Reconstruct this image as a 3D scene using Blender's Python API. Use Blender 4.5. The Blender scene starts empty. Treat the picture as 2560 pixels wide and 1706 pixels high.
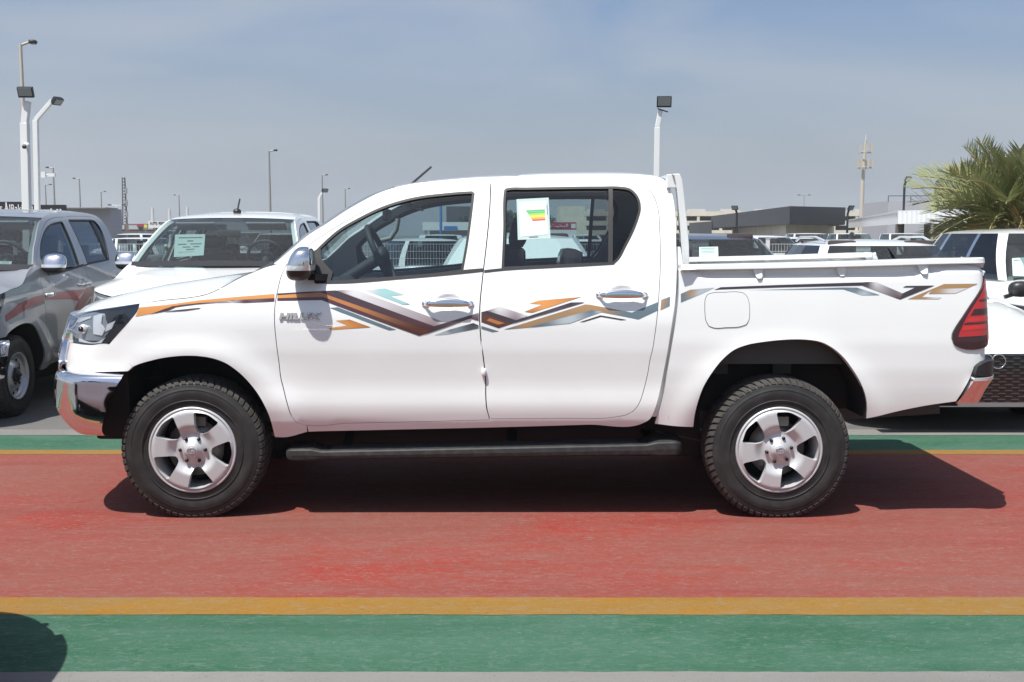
import bpy, bmesh, math, random
import numpy as np
from mathutils import Vector, Matrix
from mathutils.geometry import delaunay_2d_cdt
random.seed(7)
R = math.radians
SC = bpy.context.scene
COL = SC.collection

# ------------------------------------------------------------------ camera
CAM_H = 1.515
F_N = 2720.0                      # focal length in pixels of the 2560 px wide photograph
PITCH = math.atan(265.5/F_N)
cam_d = bpy.data.cameras.new('camera')
cam = bpy.data.objects.new('camera', cam_d); COL.objects.link(cam)
cam_d.sensor_width = 36.0; cam_d.lens = 36.0*F_N/2560.0
cam_d.clip_start = 0.05; cam_d.clip_end = 6000
cam.location = (0, 0, CAM_H)
cam.rotation_euler = (R(90)-PITCH, 0, 0)
SC.camera = cam
# ------------------------------------------------------------------ sky, sun, exposure
SUN_DIR = Vector((0.28, 0.345, -1.0)).normalized()
world = bpy.data.worlds.new('World'); SC.world = world
world.use_nodes = True
wn = world.node_tree; wn.nodes.clear()
w_out = wn.nodes.new('ShaderNodeOutputWorld'); w_bg = wn.nodes.new('ShaderNodeBackground')
w_sky = wn.nodes.new('ShaderNodeTexSky'); w_sky.sky_type = 'NISHITA'; w_sky.sun_disc = False
w_sky.sun_elevation = math.asin(-SUN_DIR.z)
w_sky.sun_rotation = math.atan2(-SUN_DIR.x, -SUN_DIR.y)
w_sky.altitude = 0; w_sky.air_density = 1.0; w_sky.dust_density = 2.4; w_sky.ozone_density = 2.0
w_bg.inputs['Strength'].default_value = 0.095
# a thin high cloud veil, by view direction
w_tc = wn.nodes.new('ShaderNodeTexCoord')
w_tint = wn.nodes.new('ShaderNodeMixRGB'); w_tint.blend_type = 'MULTIPLY'; w_tint.inputs[0].default_value = 1.0
w_tint.inputs[2].default_value = (.79, .85, .97, 1)
wn.links.new(w_sky.outputs[0], w_tint.inputs[1])
w_sep = wn.nodes.new('ShaderNodeSeparateXYZ'); wn.links.new(w_tc.outputs['Generated'], w_sep.inputs[0])   # pale dust low over the horizon, all round
w_el = wn.nodes.new('ShaderNodeMapRange'); w_el.inputs['From Min'].default_value = -.02; w_el.inputs['From Max'].default_value = .26
w_el.inputs['To Min'].default_value = .97; w_el.inputs['To Max'].default_value = 0.0; w_el.interpolation_type = 'SMOOTHSTEP'
wn.links.new(w_sep.outputs['Z'], w_el.inputs[0])
w_haz = wn.nodes.new('ShaderNodeMixRGB'); w_haz.inputs[2].default_value = (2.72, 3.12, 3.58, 1)
wn.links.new(w_el.outputs[0], w_haz.inputs[0]); wn.links.new(w_tint.outputs[0], w_haz.inputs[1])
w_map = wn.nodes.new('ShaderNodeMapping'); w_map.inputs['Scale'].default_value = (1.3, 1.3, 4.2); w_map.inputs['Rotation'].default_value = (0, R(16), 0)
w_n = wn.nodes.new('ShaderNodeTexNoise'); w_n.inputs['Scale'].default_value = 1.9; w_n.inputs['Detail'].default_value = 7; w_n.inputs['Roughness'].default_value = 0.5; w_n.inputs['Distortion'].default_value = .5
w_r = wn.nodes.new('ShaderNodeMapRange'); w_r.inputs['From Min'].default_value = .40; w_r.inputs['From Max'].default_value = .72; w_r.inputs['To Max'].default_value = .75
w_mix = wn.nodes.new('ShaderNodeMixRGB'); w_mix.inputs[2].default_value = (3.75, 4.1, 4.6, 1)
wn.links.new(w_tc.outputs['Generated'], w_map.inputs['Vector']); wn.links.new(w_map.outputs[0], w_n.inputs['Vector'])
wn.links.new(w_n.outputs['Fac'], w_r.inputs[0]); wn.links.new(w_r.outputs[0], w_mix.inputs[0])
wn.links.new(w_haz.outputs[0], w_mix.inputs[1])
wn.links.new(w_mix.outputs[0], w_bg.inputs['Color']); wn.links.new(w_bg.outputs[0], w_out.inputs['Surface'])
sun_d = bpy.data.lights.new('sun', 'SUN'); sun_d.energy = 5.0; sun_d.angle = R(0.55); sun_d.color = (1.0, 0.972, 0.91)
sun = bpy.data.objects.new('sun', sun_d); COL.objects.link(sun)
sun.rotation_euler = SUN_DIR.to_track_quat('-Z', 'Y').to_euler(); sun.location = (-8, -8, 30)
SC.view_settings.view_transform = 'Standard'; SC.view_settings.look = 'None'
SC.view_settings.exposure = 0.47; SC.view_settings.gamma = 1.0; SC.view_settings.use_curve_mapping = False

# ------------------------------------------------------------------ from a photograph pixel to a place
_cp, _sp = math.cos(PITCH), math.sin(PITCH)
def at(nx, ny, Y):
    a = (nx-1280.0)/F_N; b = -(ny-853.0)/F_N
    d = Vector((a, _cp + _sp*b, -_sp + _cp*b))
    k = Y/d.y
    return Vector((d.x*k, Y, CAM_H + d.z*k))
def ground_y(ny):
    b = -(ny-853.0)/F_N
    return -CAM_H/(-_sp + _cp*b)*(_cp + _sp*b)
def atD(dx, dy, Y):
    return at(dx*1.08797, dy*1.08797, Y)
def zone(x0, y0, s):
    return lambda *pts: [(x0+p[0]*s, y0+p[1]*s) for p in pts]
zA = zone(0, 450, .41451); zB = zone(650, 400, .35078); zC = zone(1150, 400, .35078)
zD = zone(1700, 450, .41446); zE = zone(100, 850, .31894); zF = zone(650, 850, .31894)
zG = zone(1150, 850, .31894); zH = zone(1650, 800, .35078); zP = zone(1640, 420, .17857)
zQ = zone(1900, 580, .28049); zS = zone(1280, 480, .12756)

# ------------------------------------------------------------------ materials
MATS = {}
def mat(name, col=(.5, .5, .5), rough=.5, metal=0.0, coat=0.0, **kw):
    m = bpy.data.materials.new(name); m.use_nodes = True
    b = m.node_tree.nodes['Principled BSDF']
    b.inputs['Base Color'].default_value = (*col, 1); b.inputs['Roughness'].default_value = rough
    b.inputs['Metallic'].default_value = metal
    if coat:
        b.inputs['Coat Weight'].default_value = coat; b.inputs['Coat Roughness'].default_value = 0.03
    for k, v in kw.items():
        b.inputs[k.replace('_', ' ')].default_value = v
    MATS[name] = m
    return m
def nodes(m):
    nt = m.node_tree
    return nt, nt.nodes, nt.links, nt.nodes['Principled BSDF']
def noise_mix(m, c1, c2, scale=8, detail=5, lo=.4, hi=.6, rough=None, bump=0.0, coord='Object', stretch=None):
    nt, N, L, b = nodes(m)
    tc = N.new('ShaderNodeTexCoord'); mp = N.new('ShaderNodeMapping')
    L.new(tc.outputs[coord], mp.inputs['Vector'])
    if stretch: mp.inputs['Scale'].default_value = stretch
    n = N.new('ShaderNodeTexNoise'); n.inputs['Scale'].default_value = scale; n.inputs['Detail'].default_value = detail
    L.new(mp.outputs[0], n.inputs['Vector'])
    r = N.new('ShaderNodeValToRGB'); r.color_ramp.elements[0].position = lo; r.color_ramp.elements[1].position = hi
    r.color_ramp.elements[0].color = (*c1, 1); r.color_ramp.elements[1].color = (*c2, 1)
    L.new(n.outputs['Fac'], r.inputs[0]); L.new(r.outputs[0], b.inputs['Base Color'])
    if rough:
        rr = N.new('ShaderNodeMapRange'); rr.inputs['To Min'].default_value = rough[0]; rr.inputs['To Max'].default_value = rough[1]
        L.new(n.outputs['Fac'], rr.inputs[0]); L.new(rr.outputs[0], b.inputs['Roughness'])
    if bump:
        bp = N.new('ShaderNodeBump'); bp.inputs['Strength'].default_value = bump; bp.inputs['Distance'].default_value = .01
        L.new(n.outputs['Fac'], bp.inputs['Height']); L.new(bp.outputs[0], b.inputs['Normal'])
    return m
def glass_mat(name, tint, refl=1.0, dirt=0.0):
    m = bpy.data.materials.new(name); m.use_nodes = True
    nt = m.node_tree; nt.nodes.clear(); N, L = nt.nodes, nt.links
    o = N.new('ShaderNodeOutputMaterial'); t = N.new('ShaderNodeBsdfTransparent'); g = N.new('ShaderNodeBsdfGlossy')
    t.inputs[0].default_value = (*tint, 1); g.inputs['Roughness'].default_value = 0.015
    lw = N.new('ShaderNodeLayerWeight'); lw.inputs['Blend'].default_value = .5
    f = N.new('ShaderNodeMath'); f.operation = 'POWER'; f.inputs[1].default_value = 5.0; L.new(lw.outputs['Facing'], f.inputs[0])
    mu = N.new('ShaderNodeMath'); mu.operation = 'MULTIPLY_ADD'; mu.inputs[1].default_value = .95*refl; mu.inputs[2].default_value = .045*refl; mu.use_clamp = True
    mx = N.new('ShaderNodeMixShader')
    L.new(f.outputs[0], mu.inputs[0]); L.new(mu.outputs[0], mx.inputs[0]); L.new(t.outputs[0], mx.inputs[1]); L.new(g.outputs[0], mx.inputs[2])
    last = mx
    if dirt:
        tc = N.new('ShaderNodeTexCoord'); n = N.new('ShaderNodeTexNoise'); n.inputs['Scale'].default_value = 55; n.inputs['Detail'].default_value = 4
        L.new(tc.outputs['Object'], n.inputs['Vector'])
        r = N.new('ShaderNodeMapRange'); r.inputs['From Min'].default_value = .45; r.inputs['From Max'].default_value = .8; r.inputs['To Min'].default_value = dirt*.35; r.inputs['To Max'].default_value = dirt
        L.new(n.outputs['Fac'], r.inputs[0])
        d = N.new('ShaderNodeBsdfDiffuse'); d.inputs[0].default_value = (.42, .43, .42, 1)
        m2 = N.new('ShaderNodeMixShader'); L.new(r.outputs[0], m2.inputs[0]); L.new(mx.outputs[0], m2.inputs[1]); L.new(d.outputs[0], m2.inputs[2]); last = m2
    L.new(last.outputs[0], o.inputs['Surface'])
    MATS[name] = m
    return m

M_WHITE = mat('white_paint', (.82, .82, .82), .32, 0, 1.0)
noise_mix(M_WHITE, (.755, .772, .762), (.78, .796, .786), 2.2, 4, .35, .65)
M_SILVER = mat('silver_paint', (.33, .345, .36), .34, .55, 1.0)
M_GREYP = mat('grey_paint', (.27, .285, .30), .36, .25, 1.0)
M_DARKP = mat('dark_paint', (.022, .02, .026), .25, 0, 1.0)
M_CHROME = mat('chrome', (.80, .81, .82), .05, 1.0)
M_ALLOY = mat('alloy', (.52, .53, .54), .44, .30)
M_STEELW = mat('steel_wheel', (.42, .43, .44), .38, .7)
M_BLACK = mat('black_plastic', (.018, .018, .019), .42)
M_STEP = noise_mix(mat('step_plastic', (.03, .03, .032), .5), (.019, .019, .020), (.042, .042, .042), 24, 6, .45, .75, (.5, .7))
M_RUBBER = mat('rubber_seal', (.012, .012, .012), .55)
M_UNDER = mat('underbody', (.012, .012, .012), .8)
M_FRAMEGREY = mat('chassis_grey', (.05, .05, .05), .6)
M_TYRE = noise_mix(mat('tyre_sidewall', (.022, .021, .020), .62), (.016, .016, .016), (.036, .034, .033), 14, 8, .45, .8, (.5, .75), .15)
M_TREAD = noise_mix(mat('tyre_tread', (.06, .05, .042), .8), (.026, .025, .024), (.068, .062, .055), 17, 6, .3, .7, (.75, .95), .2)
M_INT = mat('interior_dark', (.035, .037, .042), .62)
M_SEAT = mat('seat_fabric', (.045, .035, .038), .8)
M_FILM = mat('seat_film', (.07, .055, .06), .22)
M_TRIM = mat('trim_grey', (.34, .35, .33), .6)
M_HEAD = mat('headliner', (.30, .30, .29), .85)
M_RED = mat('tail_lens_red', (.40, .010, .012), .12, 0, 1.0)
M_REDDK = mat('tail_lens_dark', (.030, .003, .005), .12, 0, 1.0)
M_REDBR = mat('tail_lens_bright', (.50, .018, .014), .15, 0, 1.0)
M_REFL = mat('reflector', (.72, .74, .76), .16, .45)
M_LAMPDK = mat('lamp_bezel', (.012, .013, .016), .15, 0, .6)
M_LAMPG = mat('lamp_grey', (.28, .30, .32), .2, .5)
M_PAPER = mat('notice_paper', (.40, .50, .49), .7)
M_INK = mat('ink', (.10, .13, .14), .7)
M_PLATE = mat('frosted_plastic', (.74, .74, .74), .5)
M_GLASS = glass_mat('window_glass', (.60, .70, .71), 1.8)
M_GLASSDK = glass_mat('dark_window_glass', (.30, .33, .34), 1.2)
M_GLASSW = glass_mat('dusty_windscreen', (.60, .70, .69), 1.3, .10)
M_LENS = glass_mat('clear_lens', (.93, .95, .96), 1.4)
M_DECAL = mat('decal', (.5, .5, .5), .3, 0, .6)
_n = M_DECAL.node_tree; _a = _n.nodes.new('ShaderNodeAttribute'); _a.attribute_name = 'Col'
_n.links.new(_a.outputs['Color'], _n.nodes['Principled BSDF'].inputs['Base Color'])

# ------------------------------------------------------------------ mesh helpers
class MB:
    def __init__(self): self.v = []; self.f = []; self.m = []; self.s = []
    def add(self, vs, fs, mi=0, smooth=True):
        o = len(self.v); self.v += [tuple(p) for p in vs]
        for f in fs: self.f.append(tuple(i+o for i in f)); self.m.append(mi); self.s.append(smooth)
        return self
    def box(self, c, s, mi=0, rot=None):
        hx, hy, hz = s[0]/2, s[1]/2, s[2]/2
        vs = [Vector((x, y, z)) for x in (-hx, hx) for y in (-hy, hy) for z in (-hz, hz)]
        if rot is not None: vs = [rot @ v for v in vs]
        vs = [v+Vector(c) for v in vs]
        return self.add(vs, [(0, 1, 3, 2), (4, 6, 7, 5), (0, 4, 5, 1), (2, 3, 7, 6), (0, 2, 6, 4), (1, 5, 7, 3)], mi, False)
    def bar(self, p, q, w, d, mi=0, up=Vector((0, 0, 1))):
        p = Vector(p); q = Vector(q); ax = (q-p); L = ax.length; ax.normalize()
        side = ax.cross(up)
        if side.length < 1e-4: side = ax.cross(Vector((0, 1, 0)))
        side.normalize(); u = side.cross(ax).normalized()
        vs = []
        for e in (p, q):
            for a, b in ((-1, -1), (1, -1), (1, 1), (-1, 1)): vs.append(e+side*a*w/2+u*b*d/2)
        return self.add(vs, [(3, 2, 1, 0), (4, 5, 6, 7), (0, 1, 5, 4), (1, 2, 6, 5), (2, 3, 7, 6), (3, 0, 4, 7)], mi, False)
    def tube(self, pts, r, n=8, mi=0, cap=True):
        pts = [Vector(p) for p in pts]; rs = r if isinstance(r, (list, tuple)) else [r]*len(pts)
        vs = []; fs = []; prev = None
        for i, p in enumerate(pts):
            t = (pts[min(i+1, len(pts)-1)]-pts[max(i-1, 0)]).normalized()
            if prev is None: a = t.cross(Vector((0, 0, 1))) if abs(t.z) < .9 else t.cross(Vector((0, 1, 0)))
            else: a = prev - t*prev.dot(t)
            a.normalize(); b = t.cross(a); prev = a
            for k in range(n):
                an = 2*math.pi*k/n; vs.append(p+(a*math.cos(an)+b*math.sin(an))*rs[i])
        for i in range(len(pts)-1):
            for k in range(n):
                k2 = (k+1) % n; fs.append((i*n+k, i*n+k2, (i+1)*n+k2, (i+1)*n+k))
        self.add(vs, fs, mi, True)
        if cap:
            self.add(vs[:n], [tuple(range(n))[::-1]], mi, False); self.add(vs[-n:], [tuple(range(n))], mi, False)
        return self
    def lathe_y(self, prof, n=64, c=(0, 0, 0), mi=0, closed=False):
        # prof: (y, r) list, turned about the y axis
        vs = []; fs = []; m = len(prof)
        for k in range(n):
            a = 2*math.pi*k/n
            for (y, r) in prof: vs.append((c[0]+r*math.cos(a), c[1]+y, c[2]+r*math.sin(a)))
        for k in range(n):
            k2 = (k+1) % n
            for j in range(m-1): fs.append((k*m+j, k*m+j+1, k2*m+j+1, k2*m+j))
        return self.add(vs, fs, mi, True)
    def lathe_z(self, prof, n=16, c=(0, 0, 0), mi=0, smooth=True):
        vs = []; fs = []; m = len(prof)
        for k in range(n):
            a = 2*math.pi*k/n
            for (r, z) in prof: vs.append((c[0]+r*math.cos(a), c[1]+r*math.sin(a), c[2]+z))
        for k in range(n):
            k2 = (k+1) % n
            for j in range(m-1): fs.append((k*m+j, k2*m+j, k2*m+j+1, k*m+j+1))
        return self.add(vs, fs, mi, smooth)
    def grid(self, rows, mi=0, flip=False, smooth=True):
        n = len(rows[0]); vs = [p for r in rows for p in r]; fs = []
        for i in range(len(rows)-1):
            for k in range(n-1):
                f = (i*n+k, i*n+k+1, (i+1)*n+k+1, (i+1)*n+k)
                fs.append(f[::-1] if flip else f)
        return self.add(vs, fs, mi, smooth)
    def prism(self, poly, d, mi=0):
        # poly: list of Vectors (planar), extruded by vector d
        n = len(poly); d = Vector(d); a = [Vector(p) for p in poly]; b = [p+d for p in a]
        self.add(a+b, [tuple(range(n))[::-1], tuple(range(n, 2*n))] + [(i, (i+1) % n, (i+1) % n+n, i+n) for i in range(n)], mi, False)
        return self
    def ellipsoid(self, c, r, n=16, m=10, mi=0, e=1.0, zlo=-1.0, zhi=1.0):
        rows = []
        sg = lambda v: math.copysign(abs(v)**e, v)
        a0 = math.asin(zlo); a1 = math.asin(zhi)
        for i in range(m+1):
            t = a0+(a1-a0)*i/m; row = []
            for k in range(n+1):
                a = 2*math.pi*k/n
                row.append((c[0]+r[0]*sg(math.cos(t))*sg(math.cos(a)), c[1]+r[1]*sg(math.cos(t))*sg(math.sin(a)), c[2]+r[2]*sg(math.sin(t))))
            rows.append(row)
        return self.grid(rows, mi)
    def build(self, name, mats, parent=None, origin=None, bevel=0.0):
        me = bpy.data.meshes.new(name)
        o = Vector(origin) if origin is not None else Vector((0, 0, 0))
        me.from_pydata([(Vector(p)-o)[:] for p in self.v], [], self.f)
        for mm in (mats if isinstance(mats, (list, tuple)) else [mats]): me.materials.append(mm)
        for p, mi, s in zip(me.polygons, self.m, self.s): p.material_index = mi; p.use_smooth = s
        me.update()
        return link(name, me, parent, bevel)
def link(name, me, parent=None, bevel=0.0, weld=False):
    ob = bpy.data.objects.new(name, me); COL.objects.link(ob)
    if parent is not None: ob.parent = parent
    if bevel:
        bm = bmesh.new(); bm.from_mesh(me); bmesh.ops.remove_doubles(bm, verts=bm.verts, dist=1e-5)
        es = [e for e in bm.edges if len(e.link_faces) == 2 and e.calc_face_angle(0) > .6]
        bmesh.ops.bevel(bm, geom=es, offset=bevel, segments=2, affect='EDGES', clamp_overlap=True, profile=.6)
        bm.to_mesh(me); bm.free()
    return ob
def empty(name, loc, rz=0.0):
    o = bpy.data.objects.new(name, None); COL.objects.link(o); o.location = loc; o.rotation_euler = (0, 0, rz); o.empty_display_size = .2
    return o
def tag(o, label=None, cat=None, group=None, kind=None):
    if label: o['label'] = label
    if cat: o['category'] = cat
    if group: o['group'] = group
    if kind: o['kind'] = kind
    return o
def kids(o): return [c for c in bpy.data.objects if c.parent is o]
KIDS = {}
def copy_tree(o, parent=None, matmap=None, skip=(), index=None):
    index = index if index is not None else child_index()
    c = o.copy(); COL.objects.link(c); c.parent = parent
    for k in ('label', 'category', 'group'):
        if parent is None and k in c: del c[k]
    if matmap and c.type == 'MESH':
        for i, s in enumerate(c.material_slots):
            if s.material and s.material.name in matmap:
                nm = matmap[s.material.name]; s.link = 'OBJECT'; s.material = nm
    for ch in index.get(o.name, []):
        if ch.name.split('.')[0] in skip: continue
        copy_tree(ch, c, matmap, skip, index)
    return c
def child_index():
    d = {}
    for x in bpy.data.objects:
        if x.parent: d.setdefault(x.parent.name, []).append(x)
    return d
def text_mesh(body, size, depth=0.0, align='CENTER', font=None, bold=0.0, shear=0.0):
    cu = bpy.data.curves.new('txt', 'FONT'); cu.body = body; cu.size = size; cu.extrude = depth; cu.align_x = align; cu.align_y = 'CENTER'
    cu.offset = bold; cu.shear = shear; cu.resolution_u = 3
    ob = bpy.data.objects.new('txt', cu); COL.objects.link(ob)
    dg = bpy.context.evaluated_depsgraph_get()
    me = bpy.data.meshes.new_from_object(ob.evaluated_get(dg))
    bpy.data.objects.remove(ob); bpy.data.curves.remove(cu)
    return me
def text_obj(name, body, size, depth, m, loc, rot, parent=None, fit=None, bold=0.0, shear=0.0):
    me = text_mesh(body, size, depth, bold=bold, shear=shear); me.name = name
    if fit and len(me.vertices):
        co = np.array([v.co[:] for v in me.vertices]); lo, hi = co.min(0), co.max(0)
        sx = fit[0]/max(hi[0]-lo[0], 1e-6); sy = fit[1]/max(hi[1]-lo[1], 1e-6); cx, cy = (lo[0]+hi[0])/2, (lo[1]+hi[1])/2
        for v in me.vertices: v.co.x = (v.co.x-cx)*sx; v.co.y = (v.co.y-cy)*sy
    me.materials.clear(); me.materials.append(m)
    ob = link(name, me, parent); ob.location = loc; ob.rotation_euler = rot
    return ob

# ---------------- closed outlines: smooth between traced points, keep the corners
def smooth_loop(pts, step, closed=True, corner=38):
    P = [np.array(p, float) for p in pts]; n = len(P); out = []
    def tang(i):
        a = P[(i-1) % n]; b = P[i]; c = P[(i+1) % n]
        d1 = b-a; d2 = c-b; l1 = np.hypot(*d1); l2 = np.hypot(*d2)
        if l1 < 1e-9 or l2 < 1e-9: return None
        an = math.degrees(math.acos(max(-1, min(1, float(d1@d2)/(l1*l2)))))
        if an > corner: return None
        t = d1/l1*l2+d2/l2*l1; k = np.hypot(*t)
        return t/k if k > 1e-9 else None
    T = [tang(i) for i in range(n)]
    for i in range(n if closed else n-1):
        a, b = P[i], P[(i+1) % n]; d = b-a; L = np.hypot(*d)
        if L < 1e-9: continue
        ta = T[i] if T[i] is not None else None; tb = T[(i+1) % n] if T[(i+1) % n] is not None else None
        if not closed and i == 0: ta = None
        if not closed and i == n-2: tb = None
        m = max(1, int(round(L/step)))
        if ta is None and tb is None: A = B = d
        else:
            A = ta*L if ta is not None else None; B = tb*L if tb is not None else None
            if A is None: A = 2*d-B if False else d
            if B is None: B = d
        for k in range(m):
            s = k/m; h1 = 2*s**3-3*s**2+1; h2 = s**3-2*s**2+s; h3 = -2*s**3+3*s**2; h4 = s**3-s**2
            out.append(h1*a+h2*A+h3*b+h4*B)
    if not closed: out.append(P[-1])
    return [tuple(p) for p in out]
def area2(p): return sum(p[i][0]*p[(i+1) % len(p)][1]-p[(i+1) % len(p)][0]*p[i][1] for i in range(len(p)))
def inset_loop(p, d):
    # move a closed outline inwards by d (outwards for negative d)
    n = len(p); ccw = area2(p) > 0; out = []
    for i in range(n):
        a = np.array(p[i-1]); b = np.array(p[i]); c = np.array(p[(i+1) % n])
        e1 = b-a; e2 = c-b; e1 = e1/(np.hypot(*e1)+1e-12); e2 = e2/(np.hypot(*e2)+1e-12)
        n1 = np.array((-e1[1], e1[0])); n2 = np.array((-e2[1], e2[0]))
        m = n1+n2; l = np.hypot(*m); m = m/(l+1e-12); k = 1/max(.45, float(m@n1))
        out.append(tuple(b+m*d*k*(1 if ccw else -1)))
    return out
def in_poly(x, y, P):
    px = P[:, 0]; py = P[:, 1]; qx = np.roll(px, -1); qy = np.roll(py, -1)
    res = np.zeros(len(x), bool)
    for a, b, c, d in zip(px, py, qx, qy):
        if b == d: continue
        k = ((b > y) != (d > y)) & (x < (c-a)*(y-b)/(d-b)+a)
        res ^= k
    return res
def seg_dist(x, y, P):
    best = np.full(len(x), 1e9); Q = np.roll(P, -1, 0)
    for a, b in zip(P, Q):
        d = b-a; l = d@d
        if l < 1e-14: continue
        t = np.clip(((x-a[0])*d[0]+(y-a[1])*d[1])/l, 0, 1)
        best = np.minimum(best, np.hypot(x-a[0]-t*d[0], y-a[1]-t*d[1]))
    return best
def fill(outer, holes=(), sx=.05, sy=.05, dense=()):
    loops = [np.array(l, float) for l in [outer, *holes]]
    lo = loops[0].min(0); hi = loops[0].max(0)
    gx, gy = np.meshgrid(np.arange(lo[0]+sx*.5, hi[0], sx), np.arange(lo[1]+sy*.5, hi[1], sy)); gx = gx.ravel(); gy = gy.ravel()
    for (cx, cy, rx, ry, s) in dense:
        ax, ay = np.meshgrid(np.arange(cx-rx, cx+rx, s), np.arange(cy-ry, cy+ry, s)); k = ((ax-cx)/rx)**2+((ay-cy)/ry)**2 < 1
        far = ((gx-cx)/rx)**2+((gy-cy)/ry)**2 > 1.0
        gx = np.concatenate([gx[far], ax[k]]); gy = np.concatenate([gy[far], ay[k]])
    ok = in_poly(gx, gy, loops[0])
    for h in loops[1:]: ok &= ~in_poly(gx, gy, h)
    for l in loops: ok &= seg_dist(gx, gy, l) > min(sx, sy)*.35
    vs = []; es = []
    for l in loops:
        o = len(vs); vs += [Vector(p) for p in l.tolist()]; es += [(o+i, o+(i+1) % len(l)) for i in range(len(l))]
    vs += [Vector((a, b)) for a, b in zip(gx[ok], gy[ok])]
    V, E, Fc, *_ = delaunay_2d_cdt(vs, es, [], 0, 1e-6)
    V = np.array([v[:] for v in V]); tri = np.array([f for f in Fc if len(f) == 3])
    c = V[tri].mean(1); k = in_poly(c[:, 0], c[:, 1], loops[0])
    for h in loops[1:]: k &= ~in_poly(c[:, 0], c[:, 1], h)
    tri = tri[k]
    a = V[tri[:, 1]]-V[tri[:, 0]]; b = V[tri[:, 2]]-V[tri[:, 0]]; cr = a[:, 0]*b[:, 1]-a[:, 1]*b[:, 0]
    tri[cr < 0] = tri[cr < 0][:, ::-1]
    tri = tri[np.abs(cr) > 1e-10]
    return V, tri
def boundary(tri):
    cnt = {}
    for t in tri:
        for i in range(3): cnt[(int(t[i]), int(t[(i+1) % 3]))] = 1
    return [(a, b) for (a, b) in cnt if (b, a) not in cnt]

# ================================================================== the pickup: a side surface everything is cut from
YC = 6.6; WB = 0.915; DZ = CAM_H-1.485
HUB_F = atD(440, 1036, 5.69); HUB_R = atD(1793, 1030, 5.69); HUB_F.z = HUB_R.z = .372
TRUCK0 = Vector(((HUB_F.x+HUB_R.x)/2, YC, 0))
def smooth_tab(zs, vs, n=600):
    zs = np.array(zs); vs = np.array(vs); d = np.diff(vs)/np.diff(zs); m = np.zeros(len(zs)); m[0] = d[0]; m[-1] = d[-1]
    for i in range(1, len(zs)-1): m[i] = 0 if d[i-1]*d[i] <= 0 else 2*d[i-1]*d[i]/(d[i-1]+d[i])
    z = np.linspace(zs[0], zs[-1], n); k = np.clip(np.searchsorted(zs, z, 'right')-1, 0, len(zs)-2); h = zs[k+1]-zs[k]; s = (z-zs[k])/h
    return z, (2*s**3-3*s**2+1)*vs[k]+(s**3-2*s**2+s)*h*m[k]+(-2*s**3+3*s**2)*vs[k+1]+(s**3-s**2)*h*m[k+1]
INS_CAB = smooth_tab([.20, .35, .45, .50, .60, .70, .80, .90, 1.0, 1.08, 1.15, 1.20, 1.25, 1.35, 1.5, 1.62, 1.70, 1.74, 1.77, 1.795, 1.815, 1.828, 1.836],
                     [.20, .10, .050, .026, .009, .014, .010, .004, .005, .013, .030, .045, .062, .098, .155, .205, .243, .266, .292, .325, .37, .43, .55])
INS_BED = smooth_tab([.20, .40, .5, .6, .7, .8, .9, 1.0, 1.1, 1.2, 1.3, 1.4], [.13, .066, .040, .020, .008, .002, .002, .008, .016, .026, .038, .05])
INS_NOSE = smooth_tab([.20, .40, .5, .6, .7, .8, .9, 1.0, 1.06, 1.12, 1.3], [.10, .05, .025, .010, .0, .0, .015, .05, .08, .13, .3])
_th = np.linspace(math.pi/2, 0, 60)
XN0 = -1.93; XN1 = .655
_fx = XN0-XN1*np.sin(_th)**.8; _fh = WB*np.cos(_th)**.8
_sx = np.linspace(XN0, 2.42, 90)[1:]; _sh = np.full(len(_sx), WB)
_tr = np.linspace(0, math.pi/2, 40)[1:]
_rx = 2.42+.17*np.sin(_tr)**(2/3.2); _rh = WB*np.cos(_tr)**(2/3.2)
PX = np.concatenate([_fx, _sx, _rx]); PH = np.concatenate([_fh, _sh, _rh]); PH[0] = 0; PH[-1] = 0
PT = np.concatenate([[0], np.cumsum(np.hypot(np.diff(PX), np.diff(PH)))]); PT += XN0-PT[59]
_dx = np.gradient(PX, PT); _dh = np.gradient(PH, PT); _l = np.hypot(_dx, _dh); PNX = -_dh/_l; PNH = _dx/_l
PNX[0] = -1; PNH[0] = 0; PNX[-1] = 1; PNH[-1] = 0
T0, T1 = PT[0], PT[-1]
DENTS = []                                     # (t, z, rt, rz, depth) hollows behind the handles
def sm(a, b, x): s = np.clip((x-a)/(b-a), 0, 1); return s*s*(3-2*s)
def surf(t, z, kind='cab', off=0.0):
    t = np.asarray(t, float); z = np.asarray(z, float)
    px = np.interp(t, PT, PX); ph = np.interp(t, PT, PH); nx = np.interp(t, PT, PNX); nh = np.interp(t, PT, PNH)
    tab = INS_CAB if kind == 'cab' else INS_BED
    zi = z-DZ
    ins = np.interp(zi, *tab)
    if kind == 'cab':
        w = sm(-2.02, -2.5, -(-t)) if False else sm(2.02, 2.55, -t)
        ins = ins*(1-w)+np.interp(zi, *INS_NOSE)*w
        ins = ins+.003*np.exp(-((z-.66)/.12)**2)*sm(-1.1, -.9, t)*sm(.85, .7, t)   # shallow hollow low on the doors
    else:
        zl = DZ+1.258+.05*sm(2.02, 2.32, t)+.05*sm(1.04, .90, t)
        ins = ins+.030*sm(-.012, .022, z-zl)                                          # the step under the bed rail
    for hub in (HUB_F, HUB_R):                                                       # flared arches
        r = np.hypot((t-hub.x)/1.08, z-hub.z-.02)
        ins = ins-.020*np.exp(-((r-.49)/.085)**2)*sm(.25, .5, z)
    for (dt, dz, rt, rz, dp) in DENTS:
        q = np.clip(1-((t-dt)/rt)**2-((z-dz)/rz)**2, 0, 1); ins = ins+dp*q*q*(3-2*q)
    d = off-ins
    return np.stack([px+nx*d, YC-(ph+nh*d), z], -1)
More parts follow.
